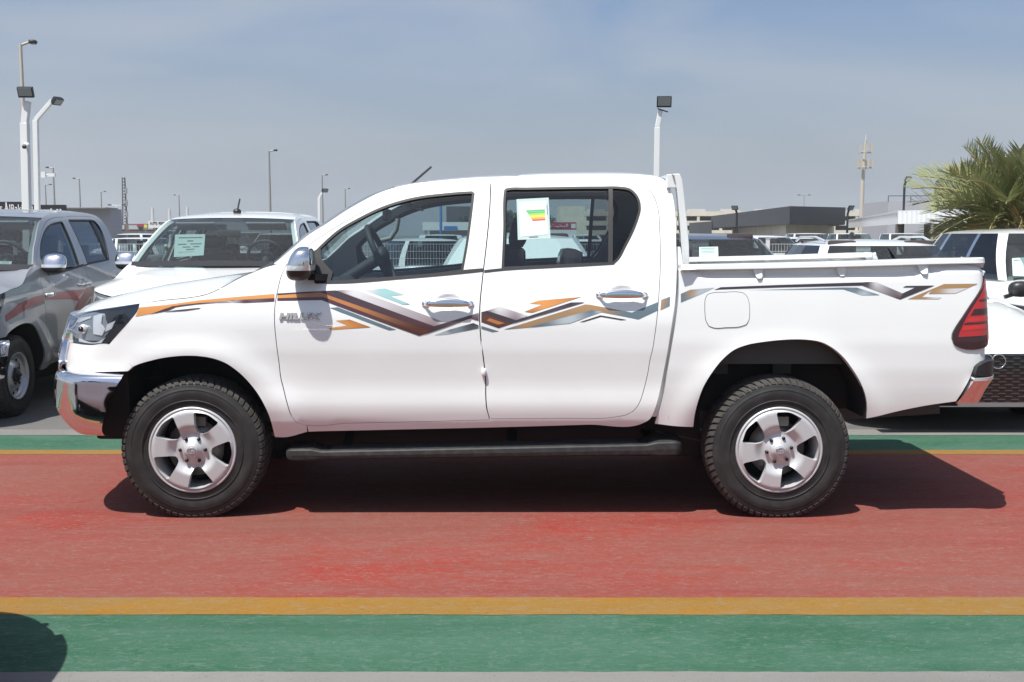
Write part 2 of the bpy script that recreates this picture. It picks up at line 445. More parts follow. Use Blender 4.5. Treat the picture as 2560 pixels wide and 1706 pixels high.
def surf_n(t, z, kind='cab'):
    e = 2e-3
    a = surf(np.asarray(t)+e, z, kind)-surf(np.asarray(t)-e, z, kind); b = surf(t, np.asarray(z)+e, kind)-surf(t, np.asarray(z)-e, kind)
    n = np.cross(a, b); return n/(np.linalg.norm(n, axis=-1, keepdims=True)+1e-12)
def project(p):
    p = np.asarray(p); x = p[..., 0]; y = p[..., 1]; z = p[..., 2]-CAM_H
    f = y*_cp-z*_sp; u = y*_sp+z*_cp
    return np.stack([1280+F_N*x/f, 853-F_N*u/f], -1)
_G = {}
def inv(pts, kind='cab'):
    if kind not in _G:
        t = np.arange(T0, T1, .008); z = np.arange(.24+DZ, 1.834+DZ, .008)
        TT, ZZ = np.meshgrid(t, z, indexing='ij'); S = surf(TT, ZZ, kind); N = surf_n(TT, ZZ, kind)
        vis = (N*(np.array([0, 0, CAM_H])-S)).sum(-1) > 0
        _G[kind] = (TT[vis], ZZ[vis], project(S[vis]))
    TT, ZZ, Q = _G[kind]; out = []
    for p in pts:
        if len(p) == 3: out.append((p[1], p[2])); continue            # ('tz', t, z): given on the surface
        i = int(np.argmin(((Q-np.array(p))**2).sum(1))); t, z = TT[i], ZZ[i]
        for _ in range(3):
            q = project(surf(t, z, kind)); e = 1e-3
            J = np.stack([(project(surf(t+e, z, kind))-q)/e, (project(surf(t, z+e, kind))-q)/e], 1)
            if abs(np.linalg.det(J)) < 4e4: break
            d = np.linalg.solve(J, np.array(p)-q)
            if np.abs(d).max() > .03: break
            t += d[0]; z += d[1]
        out.append((float(t), float(z)))
    return out
def panel(name, outer, mats, parent, kind='cab', off=0.0, holes=(), thick=.022, sx=.05, sy=.04, dense=(), side='near', inner=None, colors=None, both_meshed=False, step=.025, raw=False, cpts=None):
    """a sheet of bodywork cut from the side surface; outer / holes are (t, z) outlines"""
    L = [smooth_loop(l, step) if not raw else list(l) for l in [outer, *holes]]
    V, tri = fill(L[0], L[1:], sx, sy, dense)
    P = surf(V[:, 0], V[:, 1], kind, off); N = surf_n(V[:, 0], V[:, 1], kind)
    verts = [P]; norms = [N]; faces = tri.tolist(); mi = [0]*len(faces)
    bd = boundary(tri); nV = len(V)
    if thick:
        ids = sorted({i for e in bd for i in e}); mp = {i: k for k, i in enumerate(ids)}
        en = np.zeros((len(ids), 3))
        for a, b in bd:
            d = P[b]-P[a]; c = np.cross(d, N[a]); c /= (np.linalg.norm(c)+1e-12); en[mp[a]] += c; en[mp[b]] += c
        en /= (np.linalg.norm(en, axis=1, keepdims=True)+1e-12)
        A = P[ids]; B = A-N[ids]*thick
        verts += [A, B]; norms += [en, en]
        for a, b in bd:
            faces.append([nV+mp[b], nV+mp[a], nV+len(ids)+mp[a], nV+len(ids)+mp[b]]); mi.append(0)
        o = nV+2*len(ids)
        verts.append(P-N*thick); norms.append(-N)
        for t in tri.tolist(): faces.append([o+t[2], o+t[1], o+t[0]]); mi.append(1 if inner else 0)
    VV = np.concatenate(verts); NN = np.concatenate(norms)
    res = []
    for sd in (('near', 'far') if side == 'both' else (side,)):
        v2 = VV.copy(); n2 = NN.copy(); fs = faces
        if sd == 'far':
            v2[:, 1] = 2*YC-v2[:, 1]; n2[:, 1] *= -1; fs = [f[::-1] for f in faces]
        res.append((v2, n2, fs))
    if both_meshed:                                                  # near and far half in one mesh (bumper, grille)
        v2 = VV.copy(); n2 = NN.copy(); v2[:, 1] = 2*YC-v2[:, 1]; n2[:, 1] *= -1; k = len(VV)
        res = [(np.concatenate([VV, v2]), np.concatenate([NN, n2]), faces+[[i+k for i in f][::-1] for f in faces])]; mi = mi*2
    obs = []
    for v2, n2, fs in res:
        me = bpy.data.meshes.new(name); me.from_pydata((v2-np.array(TRUCK0)).tolist(), [], fs)
        for m in (mats if isinstance(mats, (list, tuple)) else [mats]): me.materials.append(m)
        if inner: me.materials.append(inner)
        me.polygons.foreach_set('material_index', mi); me.polygons.foreach_set('use_smooth', [True]*len(fs)); me.update()
        me.normals_split_custom_set_from_vertices(n2.tolist())
        if colors is not None:
            pts = np.array(cpts if cpts is not None else outer); cc = np.array(colors, float)
            d = np.linalg.norm(V[:, None, :]-pts[None], axis=2)+1e-4; w = 1/d**2.2; w /= w.sum(1, keepdims=True); C = w @ cc
            C = np.concatenate([C, np.ones((len(C), 1))], 1)
            at_ = me.color_attributes.new('Col', 'FLOAT_COLOR', 'POINT'); at_.data.foreach_set('color', np.tile(C, (len(v2)//len(V)+1, 1))[:len(v2)].astype(np.float32).ravel())
        ob = bpy.data.objects.new(name, me); COL.objects.link(ob); ob.parent = parent; obs.append(ob)
    return obs if len(obs) > 1 else obs[0]
def wp(t, z, kind='cab', off=0.0): return Vector(surf(t, z, kind, off).tolist())
def tb(mb, name, mats, parent, bevel=0.0): return mb.build(name, mats, parent, TRUCK0, bevel)
def mirror_y(o, parent):                                             # a copy of a part on the truck's far side
    me = o.data.copy()
    for v in me.vertices: v.co.y = -v.co.y
    me.flip_normals(); n = bpy.data.objects.new(o.name.split('.')[0], me); COL.objects.link(n); n.parent = parent; return n

truck = empty('pickup_truck', TRUCK0)
tag(truck, 'white double cab pickup with orange and grey side stripes parked across the red strip', 'pickup truck')

# ---- outlines traced from the photograph
hood_edge = inv(zA((1545, 550), (1430, 600), (1330, 655), (1250, 690), (1150, 710), (1000, 725), (840, 745)))
lamp_top = inv(zA((838, 748), (700, 768), (560, 790), (450, 812)))
door_f_front = inv(zB((190, 743), (150, 830), (125, 930), (108, 1020), (102, 1120), (105, 1200), (115, 1300), (135, 1450), (150, 1568)) + zF((180, 370), (215, 510), (250, 605), (285, 650), (330, 664)))
door_f_bot = inv(zF((700, 655), (1000, 648), (1400, 640), (1800, 630)))
door_mid = inv(zG((232, 622), (210, 540), (203, 460), (200, 300), (190, 200), (168, 20)) + zB((1583, 1370), (1572, 1250), (1565, 1120), (1570, 1000), (1582, 880), (1592, 790), (1612, 620), (1640, 300), (1644, 172)))
door_f_top = inv(zB((1500, 172), (1300, 187), (1150, 207), (1000, 247), (850, 307), (700, 388), (500, 503), (330, 622)))
front_door_out = door_f_front + door_f_bot + door_mid + door_f_top
door_r_top = inv(zC((222, 170), (400, 157), (700, 150), (1000, 148), (1200, 151), (1280, 163), (1340, 203), (1390, 275), (1413, 350), (1425, 500), (1430, 700), (1428, 800), (1420, 950), (1413, 1050), (1390, 1250), (1370, 1370)) + zG((1500, 120), (1470, 280), (1440, 400), (1410, 490), (1370, 550), (1310, 588), (1230, 605), (800, 618)))
rear_door_out = door_mid[::-1] and (door_r_top + door_mid)
win_f = inv(zB((405, 640), (440, 605), (560, 500), (700, 418), (850, 345), (1000, 293), (1150, 260), (1300, 242), (1450, 229), (1512, 226), (1527, 240), (1505, 420), (1480, 600), (1445, 795), (1300, 815), (1000, 842), (800, 858), (600, 872), (400, 876)))
win_r = inv(zC((314, 240), (317, 216), (326, 206), (345, 202), (470, 199), (600, 197), (1000, 192), (1150, 194), (1210, 205), (1258, 248), (1285, 312), (1287, 350), (1270, 420), (1240, 500), (1180, 620), (1130, 710), (1095, 743), (900, 750), (600, 764), (298, 778), (310, 500)))
sil_f = inv(zB((98, 743), (220, 642), (330, 547), (480, 452), (600, 371), (720, 301), (850, 236), (1000, 190), (1150, 163), (1300, 147), (1500, 130), (1853, 117)))
sil_r = inv(zC((400, 114), (600, 104), (900, 99), (1150, 99), (1300, 106), (1400, 120), (1450, 140), (1490, 190), (1520, 280), (1534, 400), (1540, 600), (1543, 760), (1540, 900), (1530, 1030), (1513, 1150), (1496, 1260)) + zG((1624, 105), (1592, 270), (1562, 420), (1522, 555), (1487, 622), (1440, 650), (1000, 665)))
frame_out = sil_f + sil_r + inv(zF((1800, 687), (1000, 705), (380, 720), (368, 668))) + door_f_front[::-1]
arch_f = inv(zE((1840, 763), (1800, 610), (1740, 480), (1650, 350), (1550, 250), (1450, 182), (1350, 146), (1250, 130), (1150, 126), (1050, 132), (950, 146), (850, 170), (780, 190), (725, 213)))
fender_out = inv(zF((368, 668), (372, 722), (180, 766))) + arch_f + inv(zA((730, 1062), (655, 995), (680, 965), (720, 920), (790, 840), (835, 775))) + hood_edge[::-1] + inv(zA((1600, 528), (1660, 512))) + inv(zB((98, 745),)) + door_f_front[:-1]
arch_r = inv(zH((238, 765), (245, 700), (270, 590), (310, 480), (370, 380), (450, 280), (530, 215), (620, 180), (740, 158), (860, 145), (960, 140), (1060, 144), (1150, 160), (1220, 195), (1300, 260), (1370, 350), (1430, 450), (1463, 540), (1475, 640), (1468, 705)), 'bed')
lamp_r_edge = inv(zD((1840, 1006), (1700, 1017), (1662, 1000), (1638, 957), (1640, 930), (1660, 890), (1700, 830), (1760, 740), (1810, 660), (1858, 577)), 'bed')
bed_out = inv(zC((1557, 775), (1559, 900), (1552, 1030), (1537, 1150), (1520, 1260)) + zG((1650, 105), (1622, 270), (1598, 420), (1560, 560), (1525, 658), (1650, 674)), 'bed') + arch_r + inv(zD((1300, 1400), (1500, 1360), (1665, 1337), (1700, 1285), (1745, 1205), (1775, 1125), (1838, 1082)), 'bed') + lamp_r_edge + inv(zD((1845, 540), (1828, 495), (1600, 502), (800, 520)), 'bed')

_ce = inv(zC((1530, 620), (1543, 760), (1540, 900), (1530, 1030), (1513, 1150), (1496, 1260)) + zG((1624, 105), (1592, 270), (1562, 420), (1522, 555), (1500, 610)))
cab_corner = [(t-.01, z) for t, z in _ce]+[(t+.035+.03*i/10, z) for i, (t, z) in enumerate(_ce)][::-1]
# handle hollows
HND_F = inv(zB((1345, 1020),))[0]; HND_R = inv(zC((1160, 960),))[0]
for h in (HND_F, HND_R): DENTS.append((h[0], h[1]+.004, .082, .046, .014))
_dn = lambda h: [(h[0], h[1], .11, .075, .009)]
GAP = .0029
# ---- body panels
fenders = panel('fender', inset_loop(smooth_loop(fender_out, .02), GAP*.5), M_WHITE, truck, side='both', raw=True)
front_doors = panel('front_door', inset_loop(smooth_loop(front_door_out, .02), GAP), M_WHITE, truck, holes=[smooth_loop(win_f, .02)], side='both', thick=.045, inner=M_INT, dense=_dn(HND_F), raw=True)
rear_doors = panel('rear_door', inset_loop(smooth_loop(rear_door_out, .02), GAP), M_WHITE, truck, holes=[smooth_loop(win_r, .02)], side='both', thick=.045, inner=M_INT, dense=_dn(HND_R), raw=True)
both_doors = door_f_front + door_f_bot + [door_mid[0]] + door_r_top[::-1] + door_f_top
cab = panel('cab', smooth_loop(frame_out, .02), M_WHITE, truck, holes=[inset_loop(smooth_loop(both_doors, .02), -.0005)], side='both', thick=.05, inner=M_TRIM, raw=True, sy=.03)
panel('cab_corner', cab_corner, M_WHITE, truck, side='both', off=-.035, thick=.01)
# the frame round the doors sits behind the door gaps
jamb = panel('door_jamb', inset_loop(smooth_loop(both_doors, .03), -.01), M_INT, truck, side='both', off=-.055, thick=.012, holes=[inset_loop(smooth_loop(win_f, .03), -.01), inset_loop(smooth_loop(win_r, .03), -.01)], inner=M_TRIM, raw=True)
beds = panel('bed_side', inset_loop(smooth_loop(bed_out, .02), GAP*.4), M_WHITE, truck, 'bed', side='both', thick=.03, sx=.04, sy=.02, raw=True)
for k in range(2):
    for door, w in ((front_doors[k], win_f), (rear_doors[k], win_r)):
        sd = ('near', 'far')[k]
        wl = smooth_loop(w, .02)
        panel('window_seal', inset_loop(wl, -.002), M_RUBBER, door, holes=[inset_loop(wl, .011)], off=.0015, thick=.02, sx=.03, sy=.03, side=sd, raw=True)
        if w is win_f: panel('window_glass', inset_loop(wl, .006), M_GLASS, door, off=-.010, thick=0, side=sd, raw=True)
# the fixed quarter light behind the rear door window
bar0 = inv(zC((1058, 190), (1088, 192), (1088, 745), (1056, 745)))
split = (bar0[0][0]+bar0[1][0])/2; wl = np.array(inset_loop(smooth_loop(win_r, .02), .006))
for k in range(2):
    sd = ('near', 'far')[k]
    a = [tuple(p) for p in wl if p[0] < split]; b = [tuple(p) for p in wl if p[0] >= split]
    # rotate so the cut lies at the ends
    def rot_cut(full, keep):
        n = len(full); s = [i for i in range(n) if keep(full[i]) and not keep(full[i-1])][0]
        return [tuple(full[(s+j) % n]) for j in range(n) if keep(full[(s+j) % n])]
    panel('window_glass', rot_cut(wl, lambda p: p[0] < split), M_GLASS, rear_doors[k], off=-.010, thick=0, side=sd, raw=True)
    panel('quarter_glass', rot_cut(wl, lambda p: p[0] >= split), M_GLASSDK, rear_doors[k], off=-.008, thick=0, side=sd, raw=True)
    panel('window_bar', bar0, M_RUBBER, rear_doors[k], off=.0, thick=.015, side=sd)
    blt = inv(zB((395, 862), (600, 858), (1000, 828), (1300, 803), (1440, 785), (1588, 772), (1588, 796), (1440, 812), (1000, 850), (600, 880), (395, 882)))
    panel('belt_molding', blt, M_RUBBER, front_doors[k], off=.003, thick=.01, side=sd)
    blt = inv(zC((172, 785), (298, 772), (600, 758), (900, 744), (1095, 738), (1100, 745), (900, 757), (600, 772), (298, 790), (172, 804)))
    panel('belt_molding', blt, M_RUBBER, rear_doors[k], off=.003, thick=.01, side=sd)

# ---- hood, windscreen, roof, back window as lofts between the two sides
def side_pt(tz, kind='cab'): return wp(tz[0], tz[1], kind)
hood_line = smooth_loop(hood_edge[:-1]+lamp_top, .04, closed=False)
tn = hood_line[-1][0]
hood_line += [(tn+(T0-tn)*s, hood_line[-1][1]+(1.035+DZ-hood_line[-1][1])*s) for s in (.12, .3, .5, .75, 1.0)]
rows = []
for tz in hood_line:
    e = side_pt(tz); e.z += .002; w = YC-e.y
    xc = max(e.x, -2.56); zc = float(np.interp(xc, [-2.60, -2.52, -2.35, -2.15, -1.96, -1.6, -1.3, -1.1], [1.036, 1.066, 1.122, 1.168, 1.206, 1.258, 1.288, 1.30]))+DZ
    row = []
    for i in range(25):
        v = i/24; f = 1-(1-min(1, v*1.6))**2.4; wv = w*(1-v)
        row.append(Vector((e.x+(xc-e.x)*v, YC-wv, e.z+(zc-e.z)*f)))
    full = row+[Vector((p.x, 2*YC-p.y, p.z)) for p in row[-2::-1]]
    rows.append(full)
m = MB().grid(rows); hood = tb(m, 'hood', M_WHITE, truck)
k0 = hood_edge[0]; cowl_x = side_pt(sil_f[0]).x
def across(tz, bow_x=0.0, bow_z=0.0, inset=0.0, n=16):
    e = side_pt(tz); w = YC-e.y-inset; out = []
    for i in range(n+1):
        u = -1+2*i/n; out.append(Vector((e.x-bow_x*(1-u*u), YC+w*u, e.z+bow_z*(1-abs(u)**2.6))))
    return out
ws = smooth_loop(sil_f[:8], .05, closed=False)
m = MB().grid([across(t, .11, .01, .012) for t in ws]); tb(m, 'windscreen', M_GLASSW, truck)
rf = smooth_loop(sil_f[7:]+sil_r[:7], .06, closed=False)
r_out = [across(t, .11*max(0, 1-i/5), .016+.012*min(1, i/4)) for i, t in enumerate(rf)]
tb(MB().grid(r_out), 'roof', M_WHITE, truck)
tb(MB().grid([[p-Vector((0, 0, .045)) for p in r] for r in [across(t, .10*max(0, 1-i/5), .012, .03) for i, t in enumerate(rf[1:-1])]], flip=True), 'headliner', M_HEAD, truck)
bk = smooth_loop(sil_r[6:13], .05, closed=False)
tb(MB().grid([across(t, -.02, 0, .02) for t in bk[:9]]), 'back_window', M_GLASSDK, truck)
tb(MB().grid([across(t, -.02, 0, .012) for t in bk[8:]]+[across((sil_r[15][0], .55), -.02, 0, .01)]), 'cab_back', M_WHITE, truck)
# visible far end of the cowl under the windscreen
e = side_pt(sil_f[0]); tb(MB().grid([across(sil_f[0], .11, .012, .0), [p+Vector((-.10, 0, -.05)) for p in across(sil_f[0], .11, .012, .02)]]), 'cowl_panel', M_BLACK, truck)

# ---- arches: liners and darkness behind them
for arch, kind in ((arch_f, 'cab'), (arch_r, 'bed')):
    ar = smooth_loop(arch, .04, closed=False)
    hub = HUB_F if kind == 'cab' else HUB_R
    rows = []
    for s in (.012, .10, .2, .34):
        rows.append([wp(t, z, kind)+Vector((0, s, 0)) for t, z in ar])
    for far in (0, 1):
        m = MB(); rr = [[Vector((p.x, 2*YC-p.y, p.z)) for p in r] for r in rows] if far else rows
        m.grid(rr, flip=bool(far))
        last = rr[-1]; c = Vector((hub.x, last[0].y, .42)); m.add([c]+last, [(0, i, i+1) for i in range(1, len(last))], smooth=False)
        tb(m, 'wheel_liner', M_UNDER, truck)
for s_ in (-1, 1): tb(MB().box((-2.15, YC+s_*.60, .61), (.19, .42, .39)), 'splash_shield', M_UNDER, truck, .02)
# ---- underbody, chassis rails, bed tub
m = MB(); zf = .50
m.box((-.10, YC, .415), (2.3, 1.16, .27)); m.box((-.30, YC, zf+.03), (2.2, 1.50, .06)); m.box((-2.0, YC, .62), (1.0, 1.1, .18)); m.box((1.65, YC, .62), (1.75, 1.0, .14))
tb(m, 'underbody', M_UNDER, truck)
m = MB()
for s in (-1, 1):
    m.bar((-2.15, YC+s*.42, .52), (-.8, YC+s*.48, .46), .07, .14); m.bar((-.8, YC+s*.48, .46), (.85, YC+s*.52, .46), .07, .15); m.bar((.85, YC+s*.52, .48), (2.40, YC+s*.52, .58), .07, .13)
    m.box((HUB_R.x-.28, YC+s*.62, .80), (.10, .012, .10)); m.box((HUB_R.x+.07, YC+s*.62, .80), (.10, .012, .10)); m.bar((HUB_R.x-.42, YC+s*.62, .88), (HUB_R.x+.30, YC+s*.62, .88), .012, .10)
    m.tube([(HUB_R.x-.62, YC+s*.55, .42), (HUB_R.x-.2, YC+s*.55, .33), (HUB_R.x+.22, YC+s*.55, .33), (HUB_R.x+.42, YC+s*.55, .40)], .032, 6)
m.tube([(HUB_R.x, YC-.7, HUB_R.z), (HUB_R.x, YC+.7, HUB_R.z)], .055, 10); m.tube([(HUB_F.x, YC-.7, HUB_F.z), (HUB_F.x, YC+.7, HUB_F.z)], .05, 10)
m.ellipsoid((HUB_R.x, YC, HUB_R.z), (.16, .14, .15), 12, 8); m.box((.2, YC+.1, .44), (1.2, .5, .10))
tb(m, 'chassis', M_FRAMEGREY, truck)
for s_ in (-1, 1): tb(MB().box((HUB_R.x, YC+s_*.79, .90), (1.15, .012, .15)), 'inner_arch', M_FRAMEGREY, truck)
xb0 = wp(*bed_out[0], 'bed').x+.03; xb1 = 2.47; hb = .76; zt = 1.285+DZ; zb = .83+DZ
m = MB()
for s in (-1, 1): m.box((( xb0+xb1)/2, YC+s*hb, (zt+zb)/2), (xb1-xb0, .03, zt-zb))
m.box((xb0+.015, YC, (zt+zb)/2), (.03, 2*hb-.03, zt-zb)); m.box(((xb0+xb1)/2, YC, zb+.012), (xb1-xb0-.06, 2*hb-.03, .024))
tb(m, 'bed_tub', M_WHITE, truck)
# tailgate
zt_g = 1.28+DZ
gp = [(YC-hb-.02, .68), (YC+hb+.02, .68), (YC+hb+.02, zt_g), (YC-hb-.02, zt_g)]
m = MB().prism([Vector((2.475, y, z)) for y, z in gp], (.05, 0, 0)); m.box((2.498, YC, zt_g+.005), (.07, 2*hb+.03, .02))
tail = tb(m, 'tailgate', M_WHITE, truck, .012)
tb(MB().box((2.53, YC, 1.12), (.03, .28, .07)), 'tailgate_handle', M_CHROME, truck, .01).parent = tail
# bed rail along the top of the side
rail_top = smooth_loop(inv(zD((0, 512), (500, 502), (1000, 490), (1600, 472), (1790, 467), (1824, 476)), 'bed'), .06, closed=False)
rail_bot = smooth_loop(inv(zD((0, 546), (500, 537), (1000, 525), (1600, 508), (1790, 502), (1826, 497)), 'bed'), .06, closed=False)
n = 40
def along(l, s):
    L = np.array(l); d = np.concatenate([[0], np.cumsum(np.hypot(*np.diff(L, axis=0).T))]); d /= d[-1]
    return np.interp(s, d, L[:, 0]), np.interp(s, d, L[:, 1])
for far in (0, 1):
    m = MB(); rows = []
    for i in range(n+1):
        s = i/n; tt, zt_ = along(rail_top, s); tb_, zb_ = along(rail_bot, s)
        k = 1-.55*max(0, (s-.97)/.03)**2
        ring = [wp(tb_, zb_, 'bed', 0)+Vector((0, .0, 0)), wp(tb_, zb_, 'bed', .040*k), wp(tb_, zb_+.004, 'bed', .046*k), wp(tt, zt_-.006, 'bed', .046*k), wp(tt, zt_, 'bed', .040*k), wp(tt, zt_+.001, 'bed', -.07), wp(tb_, zb_, 'bed', -.075)]
        ring.append(ring[0]); rows.append([Vector((p.x, 2*YC-p.y, p.z)) if far else p for p in ring])
    m.grid(rows, flip=not far, smooth=False); m.add(rows[0][:-1], [tuple(range(7))], 0, False); m.add(rows[-1][:-1], [tuple(range(7))[::-1]], 0, False)
    rl = tb(m, 'bed_rail', M_WHITE, truck)
    for hx in ((467, 540), (967, 527), (1456, 514)):
        (t, z), = inv(zD(hx), 'bed'); m = MB()
        q = [(t-.030, z+.012), (t+.022, z+.012), (t+.022, z-.038), (t+.012, z-.046), (t-.008, z-.046), (t-.016, z-.036)]
        a = [wp(x, zz, 'bed', .028 if zz > z-.03 else .020) for x, zz in q]; b = [wp(x, zz, 'bed', -.04) for x, zz in q]
        if far: a, b = [Vector((p.x, 2*YC-p.y, p.z)) for p in a], [Vector((p.x, 2*YC-p.y, p.z)) for p in b]
        k = len(q); m.add(a+b, [tuple(range(k)), tuple(range(k, 2*k))[::-1]]+[(i, i+k, (i+1) % k+k, (i+1) % k) for i in range(k)], 0, False)
        tb(m, 'rope_hook', M_WHITE, truck, .003).parent = rl
# headboard arch behind the cab
yb = YC-.70
oL = zP((222, 84), (262, 118), (283, 230), (302, 370), (335, 800), (355, 1100), (372, 1356)); oR = zP((468, 1356), (463, 1100), (435, 750), (402, 450), (382, 270), (368, 170), (338, 90), (330, 80))
ring = [at(*p, yb) for p in oL+oR]; ring = [p if p.z > 1.30+DZ else Vector((p.x, p.y, 1.29+DZ)) for p in ring]
m = MB()
for s in (0, 1):
    n = len(ring); L2 = len(oL)
    pts = [Vector((p.x, 2*YC-p.y-.055, p.z)) for p in ring] if s else ring
    m.prism(pts, (0, .055, 0))
c = (ring[1]+ring[-2])/2
m.box((c.x-.028, YC, c.z-.030), (.05, 1.36, .075))
m.box((c.x-.028, YC, 1.44), (.03, 1.36, .04))
for yy in (-.35, 0, .35): m.box((c.x-.028, YC+yy, 1.58), (.025, .03, .28))
tb(m, 'headboard', M_WHITE, truck, .006)

# ---- front end
seam = inv(zA((655, 995), (800, 1128)))
fb = inv(zA((800, 1128), (772, 1155), (600, 1160), (410, 1160)))
tf = fb[-1][0]-.02; tg = T0+.62
fascia = [seam[0], *seam[1:], *fb[1:], ('tz')] if False else seam+fb[1:]+[(tf-.1, fb[-1][1]+.005), (tg, fb[-1][1]+.01), (tg, fb[-1][1]+.17)]+[(inv(zA((430, 985),))[0][0]-.05, inv(zA((430, 985),))[0][1])]+inv(zA((430, 982), (560, 995), (640, 990)))
panel('front_fascia', inset_loop(smooth_loop(fascia, .02), .001), M_WHITE, truck, side='both', raw=True)
# chrome bumper: own section, swept round the nose
cb_r = inv(zA((750, 1192), (720, 1240), (690, 1310), (668, 1400), (657, 1490), (668, 1527)))
zt_c = cb_r[0][1]+.012; zb_c = cb_r[-1][1]-.004
_tc = cb_r[0][0]
prof = [(-.055, zt_c+.008), (.010, zt_c+.002), (.026, zt_c-.004), (.034, zt_c-.016), (.0392, zt_c-.062), (.0428, zt_c-.112), (.0445, zt_c-.162), (.0430, zb_c+.080), (.034, zb_c+.034), (.014, zb_c+.008), (-.02, zb_c)]
pr = smooth_loop([(a, b) for a, b in prof], .02, closed=False, corner=70)
XB, WBU = .575, WB-.002
def bump_pt(u, o):
    """squarer plan curve of the bumper, u = 0 at the arch side and 1 at the middle"""
    def P(q): a = q*math.pi/2; return np.array((XN0-XB*max(0, math.sin(a))**.5, WBU*max(0, math.cos(a))**.5))
    e = 1e-3; a, b = P(max(1e-4, u-e)), P(min(1-1e-6, u+e)); d = b-a; n_ = np.array((d[1], -d[0])); n_ = n_/np.hypot(*n_)
    if n_[0] > 0 or (abs(n_[0]) < .05 and n_[1] < 0): n_ = -n_
    p = P(u)+n_*o; return p
def u_of_x(x): return math.asin(min(1, max(1e-6, ((XN0-x)/XB))**2))/(math.pi/2)
ts = np.linspace(0, 1, 60); rows = []
for s in ts:
    row = []
    for (o, z) in pr:
        te = float(np.interp(z, [p[1] for p in cb_r[::-1]], [p[0] for p in cb_r[::-1]])); xe = wp(te, z).x
        u0 = u_of_x(min(xe, XN0-.02)); u = u0+(1-u0)*s
        p = bump_pt(u, o+.010)
        low = max(0, (zt_c-.17-z)/(zt_c-.17-zb_c))
        row.append(Vector((p[0], YC-p[1] if u < .999 else YC, z+.15*sm(.12, .6, s)*low)))
    rows.append(row)
def with_far(rows): return rows+[[Vector((p.x, 2*YC-p.y, p.z)) for p in r] for r in rows[-2::-1]]
tb(MB().grid(with_far(rows), flip=False), 'front_bumper', M_CHROME, truck)
# lower dark apron between bumper and fascia
panel('bumper_gap', [(T0+.001, zt_c-.06), (T0+.001, fb[-1][1]+.03), (fb[1][0], fb[1][1]+.025), (_tc-.01, zt_c-.06)], M_UNDER, truck, side='near', both_meshed=True, off=-.03, thick=.01)
# grille: chrome frame, slats, dark backing
gz0, gz1 = fb[-1][1]+.005, 1.045+DZ
g_out = [(T0, gz1), (T0, gz0-.03), (tg-.10, gz0-.03), (tg+.04, gz0+.04), (tg+.11, gz0+.20), (tg+.115, gz1-.06), (tg+.07, gz1)]
gl = smooth_loop(g_out, .03); g_in = [(T0, gz1-.045), (T0, gz0+.03), (tg-.11, gz0+.03), (tg-.02, gz0+.08), (tg+.045, gz0+.21), (tg+.045, gz1-.09), (tg+.02, gz1-.045)]
top_b = [(T0, gz1), (T0, gz1-.045), *g_in[-1:0:-1][0:1], *g_in[-2:-3:-1], (tg+.045, gz0+.21), (tg-.02, gz0+.08), (tg-.11, gz0+.03), (T0, gz0+.03), (T0, gz0-.03), *g_out[2:]]
grille = panel('grille', top_b, M_CHROME, truck, off=.035, thick=.05, both_meshed=True, sx=.03, sy=.03)
panel('grille_back', g_in, M_LAMPDK, truck, off=-.01, thick=.01, both_meshed=True).parent = grille
for i in range(4):
    z = gz0+.09+i*(gz1-gz0-.17)/3
    panel('grille_slat', [(T0, z-.012), (T0, z+.012), (tg+.035, z+.012), (tg+.035, z-.012)], M_LAMPG, truck, off=.018, thick=.012, both_meshed=True).parent = grille
# headlights
hl = inv(zA((440, 818), (560, 791), (700, 770), (838, 748), (836, 775), (790, 840), (720, 920), (680, 965), (640, 986), (560, 992), (430, 972)))
hl = hl[:-1]+[(hl[-1][0]-.02, hl[-1][1]), (hl[-1][0]-.16, hl[-1][1]+.02), (hl[0][0]-.16, hl[0][1]-.012)]+[hl[0]]
hl = hl[:-1]
for sd in ('near', 'far'):
    h = panel('headlight', hl, M_LAMPDK, truck, off=-.012, thick=.02, side=sd, sx=.03, sy=.03)
    for pts, mm, of in (((450, 838), (600, 806), (622, 812), (640, 870), (690, 850), (640, 930), (600, 972), (470, 962), (432, 935)), M_LAMPG, .0), (((560, 822), (615, 806), (606, 868), (632, 900), (612, 940), (560, 930)), M_REFL, .006), (((470, 955), (600, 972), (632, 950), (605, 985), (560, 988), (470, 975)), M_REFL, .005), (((455, 842), (545, 824), (540, 836), (458, 852)), M_REFL, .005), (((640, 876), (692, 850), (668, 900), (628, 918)), M_REFL, .004):
        panel('reflector', inv(zA(*pts)), mm, h, off=of-.010, thick=.004, side=sd, sx=.03, sy=.03)
    for (ax_, az_), rr_, mm in (((505, 900), .027, M_REFL), ((505, 900), .017, M_LAMPDK)):
        (t_, z_), = inv(zA((ax_, az_))); c = wp(t_, z_, 'cab', .000 if mm is not M_LAMPDK else .012); m = MB().ellipsoid((c.x, c.y if sd == 'near' else 2*YC-c.y, c.z), (rr_, .022, rr_), 18, 10)
        tb(m, 'projector', mm, h)
    panel('headlight_lens', hl, M_LENS, h, off=.003, thick=0, side=sd, sx=.03, sy=.03)
